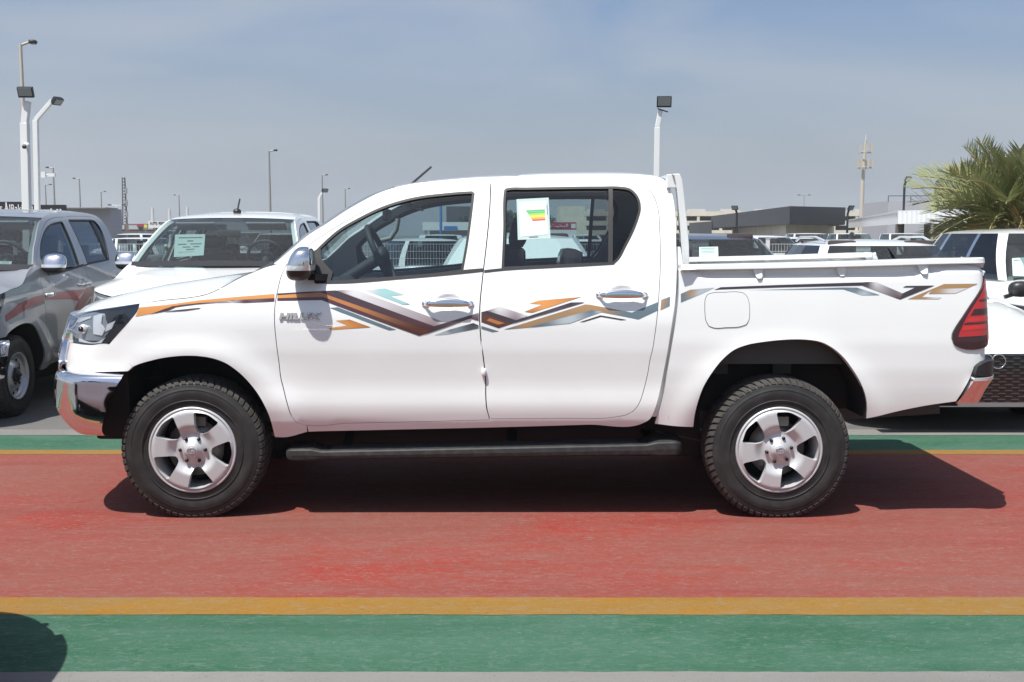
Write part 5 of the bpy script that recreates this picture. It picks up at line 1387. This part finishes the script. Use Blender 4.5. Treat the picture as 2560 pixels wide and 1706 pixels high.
m = MB().tube([(0, 0, 0), (0, -.09, -.02)], .045, 10); m.lathe_z([(.03, .05), (.05, .03), (.05, 0)], 10); c = m.build('camera_dome', M_POLEW, o); c.location = atD(62, 335, 19.1)-o.location; MB().ellipsoid((.0, -.11, -.03), (.04, .02, .035), 10, 6).build('camera_lens', M_FLOOD, c)
o, Q = square_pole(82, [(82, 500), (82, 276), (120, 232)], 24, .105, 'white floodlight pole with slanting arm right of the square one'); 
flood_head(o, Q[-1]+Vector((.14, -.06, -.02)), .22, .17, R(48), R(62))
c = atD(108, 401, 23.8)-o.location; m = MB().box((c.x-.16, 0, c.z), (.09, .06, .13)); m.tube([(c.x-.12, 0, c.z), (c.x-.04, 0, c.z)], .015, 6); m.box((c.x+.02, 0, c.z-.005), (.15, .07, .07)); m.box((-.11, 0, c.z), (.08, .06, .13)); m.build('surveillance_camera', M_POLEW, o)
o, Q = square_pole(1508, [(1506, 520), (1510, 293), (1518, 252)], 20.5, .098, 'white floodlight pole rising behind the rear of the cab roof'); 
flood_head(o, Q[-1]+Vector((.05, -.10, .13)), .27, .20, R(20), R(-3)); m = MB().bar(Q[-1]+Vector((-.06, -.04, .01)), Q[-1]+Vector((.13, -.04, -.05)), .03, .02); m.build('bracket', M_FLOOD, o)
o, Q = square_pole(733, [(733, 520), (733, 455), (742, 440)], 48, .11, 'bent white floodlight pole left of the windscreen pillar'); flood_head(o, Q[-1]+Vector((.10, -.05, .03)), .28, .16, R(40), R(40))
for dx, dy, Y, lb, d in ((2083, 412, 62, 'black floodlight post on the grey building beside the palm', 1), (1690, 478, 70, 'black floodlight on a bent arm left on the dark canopy', -1), (1952, 478, 66, 'small grey floodlight right of the dark canopy', 1)):
    p = atD(dx, dy, Y); o = empty('floodlight_pole', (p.x-.1*d, Y, 0)); tag(o, lb, 'floodlight pole', FLD)
    MB().tube([(0, 0, 0), (0, 0, p.z-.35), (.1*d, 0, p.z-.05)], .07, 8).build('pole', M_FLOOD, o); flood_head(o, Vector((.16*d, -.1, p.z)), .42, .30, R(35), R(30*d))

# telecom tower, lattice mast, distant chimneys
p = atD(1983, 322, 190); tw = empty('telecom_tower', (atD(1980, 480, 190).x, 190, 0)); tag(tw, 'slender white telecom tower with antenna panels right of centre', 'telecom tower')
h = p.z; MB().tube([(0, 0, 0), (0, 0, h*.6), (.35, 0, h)], [.42, .34, .20], 12).build('mast', M_POLEB, tw)
for zz, rr, n in ((h-1.7, 1.1, 6), (h-4.3, 1.25, 7)):
    MB().tube([(.35+rr*.9*math.cos(a), rr*.9*math.sin(a), zz-.4) for a in np.linspace(0, 2*math.pi, 19)], .09, 6, cap=False).build('platform', M_POLEG, tw)
    for k in range(n):
        a = 2*math.pi*k/n+.3; MB().box((.35+rr*math.cos(a), rr*math.sin(a), zz+.2), (.32, .3, 1.5)).build('antenna_panel', M_POLEB, tw)
MB().tube([(.35, 0, h), (.35, 0, h+.9)], .05, 6).build('rod', M_POLEW, tw)
p = atD(285, 408, 170); ms = empty('lattice_mast', (p.x, 170, 0)); tag(ms, 'thin dark lattice mast left of the white pickup behind', 'mast')
m = MB(); h = p.z
for s in ((-.3, -.3), (.3, -.3), (0, .35)): m.tube([(s[0]*1.5, s[1], 0), (s[0]*.7, s[1]*.7, h)], .07, 5)
for k in range(22): z = h*k/22; z2 = h*(k+1)/22; w = .42-.2*k/22; m.bar((-w, -.25, z), (w, -.25, z2), .06, .06); m.bar((w, -.25, z), (-w, -.25, z2), .06, .06)
m.build('lattice', M_FRAMEGREY, ms)
for k, z in enumerate((.45, .62, .8)): MB().box((.4, -.4, h*z), (.25, .3, .9)).build('antenna_panel', M_POLEG, ms)
M_FAR = mat('far_concrete', (.42, .42, .43), .9)
for dx, dy, lb in ((350, 475, 'thin far tower right of the lattice mast'), (389, 478, 'thin far tower left of the white pickup roof'), (430, 474, 'pale far tower above the white pickup windscreen')):
    p = atD(dx, dy, 420); o = MB().lathe_z([(1.0, 0), (.9, p.z*.55), (.6, p.z*.6), (.6, p.z*.9), (.1, p.z)], 10).build('minaret', M_FAR); o.location = (p.x, 420, 0); tag(o, lb, 'tower', 'far towers on the skyline')
for dx, dy, w, lb in ((657, 518, 5, 'hazy slab tower on the skyline left of the slim floodlight pole'), (684, 524, 6, 'hazy domed tower on the skyline behind the white pickup')):
    p = atD(dx, dy, 900); o = empty('tower_block', (p.x, 900, 0)); tag(o, lb, 'tower', 'far towers on the skyline'); MB().box((0, 0, p.z/2), (w, w, p.z)).build('wall', M_FAR, o); MB().lathe_z([(w*.35, 0), (w*.3, 1.2), (.1, 2.6)], 10, (0, 0, p.z)).build('roof', M_FAR, o)

# ================================================================== buildings
M_CREAM = noise_mix(mat('cream_render', (.66, .60, .47), .9), (.62, .57, .45), (.70, .64, .51), .6, 4)
M_CANOPY = mat('dark_cladding', (.055, .058, .062), .55)
M_GREYB = mat('grey_render', (.42, .42, .44), .85)
M_DARKB = mat('dark_building', (.085, .088, .092), .7)
M_OPEN = mat('dark_opening', (.05, .048, .045), .9)
M_WCAN = mat('white_canopy', (.76, .77, .77), .5)
M_WALLW = mat('white_wall', (.70, .70, .68), .85)
M_SIGNR = mat('sign_red', (.36, .03, .05), .5)
M_SIGNK = mat('sign_black', (.012, .012, .014), .5)
M_LETTER = mat('sign_letters', (.72, .72, .72), .6)
M_WIN = mat('window_dark', (.04, .05, .06), .15)
M_BROWN = mat('brown_band', (.16, .13, .11), .8)
M_BLUE = mat('sign_blue', (.05, .22, .55), .5)
M_YEL = mat('sign_yellow', (.60, .62, .06), .6)
def px_plan(pts, ztop):
    """plan points from the pixel (D) of a level top edge at height ztop"""
    out = []
    for dx, dy in pts:
        q = atD(dx, dy, 1.0); k = (ztop-CAM_H)/(q.z-CAM_H); out.append(Vector((q.x*k, k, 0)))
    return out
def prism_z(pts, z0, z1): return [Vector((p.x, p.y, z0)) for p in pts], Vector((0, 0, z1-z0))
# dark canopied showroom
P = px_plan([(1634, 497), (1815, 474), (1943, 477)], 3.6)
b = empty('showroom', (P[1].x, P[1].y, 0)); tag(b, 'low cream showroom under a deep dark grey canopy fascia', 'building')
back = [P[2]+Vector((3, 14, 0)), P[0]+Vector((5, 14, 0))]
o0 = Vector((P[1].x, P[1].y, 0))
MB().prism(*prism_z([p-o0 for p in P+back], 2.28, 3.6)).build('canopy', M_CANOPY, b)
PI_ = [P[0]+Vector((3.0, 1.0, 0)), P[1]+Vector((.3, 2.2, 0)), P[2]+Vector((-1.2, 1.5, 0))]
MB().prism(*prism_z([p-o0 for p in PI_+[q+Vector((0, -1, 0)) for q in back]], 0, 2.28)).build('wall', M_CREAM, b)
d = (PI_[0]-PI_[1]); dn = d.normalized(); nrm = Vector((-abs(dn.y), -abs(dn.x), 0)); nrm = Vector((dn.y, -dn.x, 0)); nrm = nrm if nrm.y < 0 else -nrm
for s, w, z0, z1, mm, nm in ((.10, 1.2, .2, 1.55, M_WIN, 'window'), (.22, 1.3, .2, 1.55, M_WIN, 'window'), (.34, 1.3, .2, 1.55, M_WIN, 'window'), (.62, 4.4, 1.2, 2.2, M_SIGNR, 'red_panel'), (.80, 3.0, .0, 2.0, M_DARKB, 'door')):
    c = PI_[1]+d*s-o0+nrm*.04
    a, e = c-dn*w/2, c+dn*w/2
    MB().prism([Vector((a.x, a.y, z0)), Vector((e.x, e.y, z0)), Vector((e.x, e.y, z1)), Vector((a.x, a.y, z1))], nrm*.06).build(nm, mm, b)
for s in (.06, .28, .50):
    c = PI_[1]+d*s-o0+nrm*.2; MB().ellipsoid((c.x, c.y, 1.98), (.14, .14, .18), 8, 6).build('wall_lamp', M_FLOOD, b)
c = P[2]-o0; MB().box((c.x-3.4, c.y+1.6, 1.9), (.9, .3, .55)).build('air_conditioner', M_POLEW, b)
# extension left of it, lower
P2 = px_plan([(1612, 511), (1636, 509)], 3.0)
b2 = empty('annex', (P2[0].x, P2[0].y, 0)); tag(b2, 'small dark annex at the left end of the canopied showroom', 'building'); MB().prism(*prism_z([p-P2[0] for p in P2+[P2[1]+Vector((0, 9, 0)), P2[0]+Vector((0, 9, 0))]], 1.3, 3.0)).build('canopy', M_CANOPY, b2); MB().prism(*prism_z([p-P2[0]+Vector((.2, .8, 0)) for p in P2+[P2[1]+Vector((0, 7, 0)), P2[0]+Vector((0, 7, 0))]], 0, 1.3)).build('wall', M_GREYB, b2)
# white corrugated carport canopy
P = px_plan([(1946, 506), (2063, 485), (2232, 481)], 2.85)
b = empty('carport', (P[1].x, P[1].y, 0)); tag(b, 'white corrugated carport canopy on dark posts left of the palm', 'carport'); o0 = P[1].copy()
def corrugated(a, e, z0, z1, n, mname):
    rows = [[], []]; dv = (e-a); nn = Vector((dv.y, -dv.x, 0)).normalized(); nn = nn if nn.y < 0 else -nn
    for i in range(4*n+1):
        q = a+dv*i/(4*n); off = (0, .07, .07, 0)[i % 4]
        for r, z, o in ((0, z0, 0), (1, z1, 0)): rows[r].append(Vector((q.x, q.y, z))+nn*off)
    return MB().grid(rows, smooth=False)
q = [p-o0 for p in P]
corrugated(q[0], q[1], 2.12, 2.80, 34, 'f').build('fascia', M_WCAN, b); corrugated(q[1], q[2], 2.12, 2.80, 15, 'f').build('fascia', M_WCAN, b)
MB().prism(*prism_z(q+[q[2]+Vector((2, 8, 0)), q[0]+Vector((2, 6, 0))], 2.74, 2.86)).build('roof', M_WCAN, b)
for dx in (2065, 2131):
    p = atD(dx, 520, P[1].y+.8)-o0; MB().box((p.x, .8, 1.06), (.28, .28, 2.12)).build('post', M_BROWN, b)
# grey block behind it, darker block at the right edge
p = atD(2041, 463, 112); b = empty('grey_building', (p.x, 112, 0)); tag(b, 'plain grey rendered building behind the white carport', 'building')
MB().box((15, 4, p.z/2), (30, 8, p.z)).build('wall', M_GREYB, b)
for k in range(6): MB().box((1.0+k*2.1, -.03, 1.0), (.05, .06, 2.0)).build('pilaster', M_GREYB, b)
for x in (5.2, 9.4): MB().box((x, -.03, 1.1), (.9, .06, 1.5)).build('window', M_WIN, b)
MB().bar((0, 0, p.z+.55), (7, 0, p.z+.55), .07, .07).build('handrail', M_FRAMEGREY, b)
for k in range(4): MB().box((k*2.3, 0, p.z+.27), (.06, .06, .55)).build('rail_post', M_FRAMEGREY, b)
P = px_plan([(2200, 392), (2420, 342)], 5.6)
b = empty('dark_building', (P[0].x, P[0].y, 0)); tag(b, 'dark grey building with white letters half hidden by the palm', 'building'); q = [p-P[0] for p in P]
MB().prism(*prism_z(q+[q[1]+Vector((6, 12, 0)), q[0]+Vector((4, 14, 0))], 0, 5.6)).build('wall', M_DARKB, b)
dv = q[1].normalized(); ang = math.atan2(dv.y, dv.x)
text_obj('lettering', 'OHO', 1.4, .05, M_LETTER, Vector((1.15, 0, 4.35))+dv*.3+Vector((0, -.12, 0)), (R(90), 0, ang), b, fit=(2.2, 1.25), bold=.02)
MB().box((.05, -.25, 5.0), (.3, .4, .3)).build('floodlight', M_FLOOD, b)
# cream multi storey car park across the back
p = atD(1286, 474, 210); p2 = atD(2075, 500, 210); b = empty('car_park_building', (p.x, 210, 0)); tag(b, 'long cream multi storey car park seen through the rear door window', 'building')
Wd = p2.x-p.x; ht = p.z; h2 = atD(1400, 486, 210).z
MB().box((2.4, 6, ht/2), (4.8, 12, ht)).build('stair_tower', M_CREAM, b)
for k, zz in enumerate((.4, .70, 1.0)):
    z1 = h2*zz; MB().box((4.8+(Wd-4.8)/2, 6, z1-.45), (Wd-4.8, 12, .9)).build('floor_band', M_CREAM, b)
MB().box((4.8+(Wd-4.8)/2, 9, h2*.5), (Wd-5, 5, h2*.9)).build('dark_interior', M_OPEN, b)
for k in range(15): MB().box((4.9+k*(Wd-5)/14, .3, h2*.5), (.5, .5, h2*.98)).build('column', M_CREAM, b)
for k in range(9): MB().box((7+k*6.5, 2, h2+.25), (3.4, 1.2, .5)).build('parked_roof_canopy', M_GREYB, b)
# red arabic shop sign
p0, p1 = at(1375, 556, 100), at(1434, 575, 100); b = empty('shop_sign', ((p0.x+p1.x)/2, 100, 0)); tag(b, 'red shop sign with white Arabic lettering seen through the rear door window', 'sign')
w, h, cz = p1.x-p0.x+.5, p0.z-p1.z, (p0.z+p1.z)/2
MB().box((0, .1, cz), (w, .2, h)).build('board', M_SIGNR, b)
ar = '\uFE96\uFEF4\uFEA8\uFE92\uFEDF\uFE8D'
text_obj('lettering', ar, .5, .02, M_LETTER, Vector((-.25, -.03, cz+.02)), (R(90), 0, 0), b, fit=(w*.62, h*.55))
MB().box((w*.40, -.01, cz), (h*.6, .03, h*.6)).build('logo', M_LETTER, b)
MB().box((0, 3, cz-h/2-.45), (w*1.0, 6, .9)).build('shop_front', M_WALLW, b)
for x in (-.35*w, 0, .35*w): MB().box((x, -.02, .45), (.6, .05, .8)).build('door', M_WIN, b)
# black sign boards on the left
for x0, x1, y0, body, lb, tx in ((-60, 46, 464, None, 'black billboard with white lettering at the far left edge', None), (69, 148, 471, None, 'black sign board right of the white floodlight poles', None)):
    a = atD(x0, y0, 60); e = atD(x1, y0+5, 60); b = empty('sign_board', ((a.x+e.x)/2, 60, 0)); tag(b, lb, 'sign')
    MB().box((0, .15, a.z/2+.6), (e.x-a.x, .3, a.z-1.2)).build('board', M_SIGNK, b)
    for s in (-1, 1): MB().box((s*(e.x-a.x)*.4, .2, .6), (.2, .2, 1.2)).build('leg', M_FRAMEGREY, b)
    if x0 < 0:
        c = atD(31, 479, 60); text_obj('lettering', 'AlBaki', .7, .02, M_LETTER, Vector((c.x-b.location.x, -.03, c.z)), (R(90), 0, 0), b, fit=(1.0, .42))
        c = atD(3, 481, 60); text_obj('lettering', 's', .7, .02, M_LETTER, Vector((c.x-b.location.x, -.03, c.z)), (R(90), 0, 0), b, fit=(.14, .30)); c = atD(15, 482, 60); MB().box((c.x-b.location.x, -.01, c.z-.2), (.07, .04, 1.2)).build('divider', M_LETTER, b)
    else:
        c = atD(74, 482, 60); text_obj('lettering', 'l', .6, .02, M_LETTER, Vector((c.x-b.location.x, -.03, c.z)), (R(90), 0, 0), b, fit=(.08, .36))
        for k in range(6): c = atD(104+k*7, 484+(k % 2), 60); MB().box((c.x-b.location.x, -.02, c.z), (.10, .03, .10+.05*(k % 3))).build('letter', M_LETTER, b)
a = atD(150, 480, 70); e = atD(254, 487, 70); b = empty('grey_wall', ((a.x+e.x)/2, 70, 0)); tag(b, 'long plain grey wall above the grey pickup roof', 'wall'); MB().box((0, 1, a.z/2), (e.x-a.x, 2, a.z)).build('panel_wall', M_GREYB, b); MB().box((0, .0, a.z+.03), (e.x-a.x+.2, 2.2, .06)).build('coping', M_POLEG, b)
# low shops with the white sign board
b = empty('shop_building', (atD(350, 540, 120).x, 120, 0)); tag(b, 'low white shop row with brown eaves beyond the left pickups', 'building')
a = atD(265, 515, 120); e = atD(470, 515, 120); W2 = e.x-a.x; cx = (a.x+e.x)/2-b.location.x
MB().box((cx, 4, a.z*.36), (W2, 8, a.z*.72)).build('wall', M_WALLW, b); MB().box((cx, 3.6, a.z*.86), (W2+.6, 9, a.z*.28)).build('eaves', M_BROWN, b)
for k in range(6): MB().box((cx-W2*.42+k*W2*.16, -.95, a.z*.86), (1.1, .06, .45)).build('eaves_panel', M_GREYB, b)
c = atD(321, 514, 118)-Vector((b.location.x, 120, 0)); text_obj('lettering', 'ASWAQ', .5, .03, M_SIGNR, Vector((c.x, -1.1, c.z)), (R(90), 0, 0), b, fit=(1.4, .3)) if False else None
MB().box((c.x-.1, -1.05, c.z-.15), (1.1, .08, .24)).build('red_fascia', M_SIGNR, b)
a = at(371, 553, 110); e = at(470, 570, 110); s_ = empty('sign_board', ((a.x+e.x)/2, 110, 0)); tag(s_, 'white sign board reading AUTO VISION left of the white pickup behind', 'sign')
MB().box((0, .1, (a.z+e.z)/2), (e.x-a.x, .2, a.z-e.z)).build('board', M_WALLW, s_)
c = at(395, 558, 110); text_obj('lettering', 'AUTO VISION', .4, .02, M_FLOOD, Vector((c.x-s_.location.x, -.02, c.z)), (R(90), 0, 0), s_, fit=(1.6, .26))
for k in range(3): MB().box((-1.2+k*1.2, .1, e.z/2), (.1, .1, e.z)).build('leg', M_FRAMEGREY, s_)
c = at(364, 566, 108); o = MB().box((0, 0, 0), (.30, .06, .32)).build('board', M_YEL); o.name = 'small_sign'; o.location = c; tag(o, 'small yellow sign left of the white sign board', 'sign')
o2 = MB().box((.0, .0, -c.z/2-.1), (.05, .05, c.z-.2)).build('post', M_POLEG, o)
# service kiosk with blue post, seen through the front door glass
b = empty('kiosk', (atD(1030, 545, 75).x, 75, 0)); tag(b, 'white roofed kiosk with blue sign seen through the front door glass', 'kiosk')
MB().box((0, 1, 2.1), (3.4, 3.4, .55)).build('roof', M_WCAN, b); MB().box((.2, -.75, 1.98), (.9, .06, .25)).build('sign', M_BLUE, b); MB().box((0, 1.4, .9), (2.6, 2.2, 1.8)).build('wall', M_GREYB, b)
for x in (-1.5, 1.55): MB().box((x, -.4, .92), (.16, .16, 1.85)).build('post', M_POLEW, b)
p = atD(1013, 502, 68); o = empty('sign_post', (p.x, 68, 0)); tag(o, 'bright blue post in front of the kiosk', 'post'); MB().tube([(0, 0, 0), (0, 0, p.z+.9)], .085, 8).build('pole', M_BLUE, o); MB().box((0, 0, p.z+.9), (.3, .1, .12)).build('cap', M_BLUE, o)
p = atD(1055, 500, 95); o = empty('hoarding', (p.x, 95, 0)); tag(o, 'dark hoarding above the kiosk seen through the front door glass', 'sign'); MB().box((0, 0, p.z+.2), (2.2, .2, 1.5)).build('board', M_DARKB, o); MB().box((0, 0, p.z/2-.3), (.25, .2, p.z-.6)).build('leg', M_FRAMEGREY, o)

# ================================================================== vegetation
M_LEAF = noise_mix(mat('tree_leaves', (.06, .085, .04), .7), (.045, .07, .03), (.085, .11, .05), 1.2, 4)
M_BARK = mat('bark', (.14, .11, .08), .9)
M_FROND = noise_mix(mat('palm_leaf', (.12, .16, .045), .55), (.095, .135, .045), (.23, .245, .095), 1.3, 3, .3, .7)
M_FROND2 = noise_mix(mat('palm_leaf_dry', (.20, .17, .07), .6), (.17, .16, .06), (.30, .23, .10), 1.6, 3)
M_RACH = mat('palm_rib', (.26, .22, .10), .6)
def tree(dx, dy, Y, wd, label):
    p = atD(dx, dy, Y); o = empty('tree', (p.x, Y, 0)); tag(o, label, 'tree', 'dark trees beyond the kiosk'); rnd = random.Random(int(dx)); h = p.z
    m = MB().tube([(0, 0, 0), (.05, 0, h*.3), (0, .05, h*.55)], [.16, .12, .08], 7)
    for k in range(5): a = k*1.26; m.tube([(0, 0, h*.35), (wd*.3*math.cos(a), wd*.3*math.sin(a), h*.65)], [.06, .025], 5)
    m.build('trunk', M_BARK, o); m = MB()
    for k in range(1500):
        c = k % 9; ca = c*.7; cc = Vector((wd*.32*math.cos(ca*2), wd*.32*math.sin(ca*2), h*(.55+.045*c)))
        v = Vector((rnd.gauss(0, 1), rnd.gauss(0, 1), rnd.gauss(0, .8))); v = v.normalized()*(.5+.5*rnd.random())*wd*.27; q = cc+v; q.z = min(q.z, h)
        a = Vector((rnd.gauss(0, 1), rnd.gauss(0, 1), rnd.gauss(0, 1))).normalized()*.16; b_ = Vector((rnd.gauss(0, 1), rnd.gauss(0, 1), rnd.gauss(0, 1))).normalized()*.10
        m.add([q-a, q+b_, q+a, q-b_], [(0, 1, 2, 3)], 0, False)
    m.build('crown', M_LEAF, o)
tree(1108, 500, 85, 3.2, 'dark bushy tree right of the hoarding'); tree(1142, 486, 90, 3.6, 'dark tree beside the door pillar seen through the front glass'); tree(1176, 492, 95, 3.4, 'dark tree behind the door pillar of the white pickup'); tree(1240, 496, 110, 3.4, 'dark tree behind the energy sticker')
# date palm: fronds bend under their own weight, leaflets along both sides
pc = atD(2338, 492, 15.2)
palm = empty('palm_tree', (pc.x, 15.2, 0)); tag(palm, 'date palm with arching olive fronds at the right edge', 'palm tree')
m = MB(); rows = []; m.lathe_z([(.26, 0), (.22, .3), (.24, .6), (.21, .9), (.24, 1.2), (.22, pc.z-.1)], 14); m.build('trunk', M_BARK, palm)
def frond_mesh(seed, L, sag, twist):
    rnd = random.Random(seed); m = MB(); pts = []; n = 18
    for i in range(n+1):
        s = i/n; pts.append(Vector((L*s*(1-.12*sag*s), .03*math.sin(s*5+seed), L*(.34*s-sag*.55*s*s))))
    m.tube(pts, [.022*(1-.8*i/n)+.004 for i in range(n+1)], 5, 1)
    k = 36
    for j in range(k):
        s = .12+.87*j/k; i = min(int(s*n), n-1); f = s*n-i; q = pts[i].lerp(pts[i+1], f); t = (pts[i+1]-pts[i]).normalized()
        up = Vector((0, 1, 0)).cross(t).normalized()*-1
        if up.z < 0: up = -up
        ll = L*.21*(.55+.9*math.sin(math.pi*min(1, s*.95+.05))**.7)*(.85+.3*rnd.random())
        for sd in (-1, 1):
            side = Vector((0, sd, 0)); a = .55+.25*rnd.random()
            d = (t*(.75+.2*rnd.random())+side*a+up*(.25+.75*rnd.random())).normalized()
            w = Vector((0, 0, 1)).cross(d); w = (w.normalized()*math.cos(twist)+up*math.sin(twist))*.0085
            mid = q+d*ll*.5; tip = q+d*ll+Vector((0, 0, -ll*.16*rnd.random()))
            m.add([q-w*.6, q+w*.6, mid+w, tip, mid-w], [(0, 1, 2, 4), (4, 2, 3)], 0, False)
    return m
fm = []
for i, (L, sag, tw_) in enumerate(((1.05, .45, .3), (1.35, .75, -.3), (1.3, 1.05, .5), (1.35, 1.3, .1))):
    o = frond_mesh(i+3, L, sag, tw_).build('frond', [M_FROND, M_RACH]); fm.append(o.data); bpy.data.objects.remove(o)
rnd = random.Random(11)
for k in range(88):
    ring = k/88; az = k*2.39996; 
    el = R(74-112*ring+rnd.uniform(-7, 7)); d = fm[0] if ring < .25 else fm[1] if ring < .55 else fm[2] if ring < .8 else fm[3]
    o = bpy.data.objects.new('frond', d); COL.objects.link(o); o.parent = palm
    s = .9+.2*rnd.random(); o.scale = (s, s, s); o.location = (.12*math.cos(az), .12*math.sin(az), pc.z-.12*ring)
    o.rotation_euler = (Matrix.Rotation(az, 3, 'Z') @ Matrix.Rotation(-el*.75, 3, 'Y') @ Matrix.Rotation(rnd.uniform(-.5, .5), 3, 'X')).to_euler()
    if rnd.random() < .2:
        o.material_slots[0].link = 'OBJECT'; o.material_slots[0].material = M_FROND2

# ================================================================== dusty air: far things pale into it
mh = bpy.data.materials.new('dusty_air'); mh.use_nodes = True; nt = mh.node_tree; nt.nodes.clear()
ho = nt.nodes.new('ShaderNodeOutputMaterial'); hv = nt.nodes.new('ShaderNodeVolumePrincipled')
hv.inputs['Density'].default_value = .0006; hv.inputs['Color'].default_value = (.80, .84, .88, 1); hv.inputs['Anisotropy'].default_value = .1
nt.links.new(hv.outputs[0], ho.inputs['Volume'])
hz = MB().box((0, 560, 22), (2400, 1500, 46)).build('haze', mh); hz['kind'] = 'stuff'
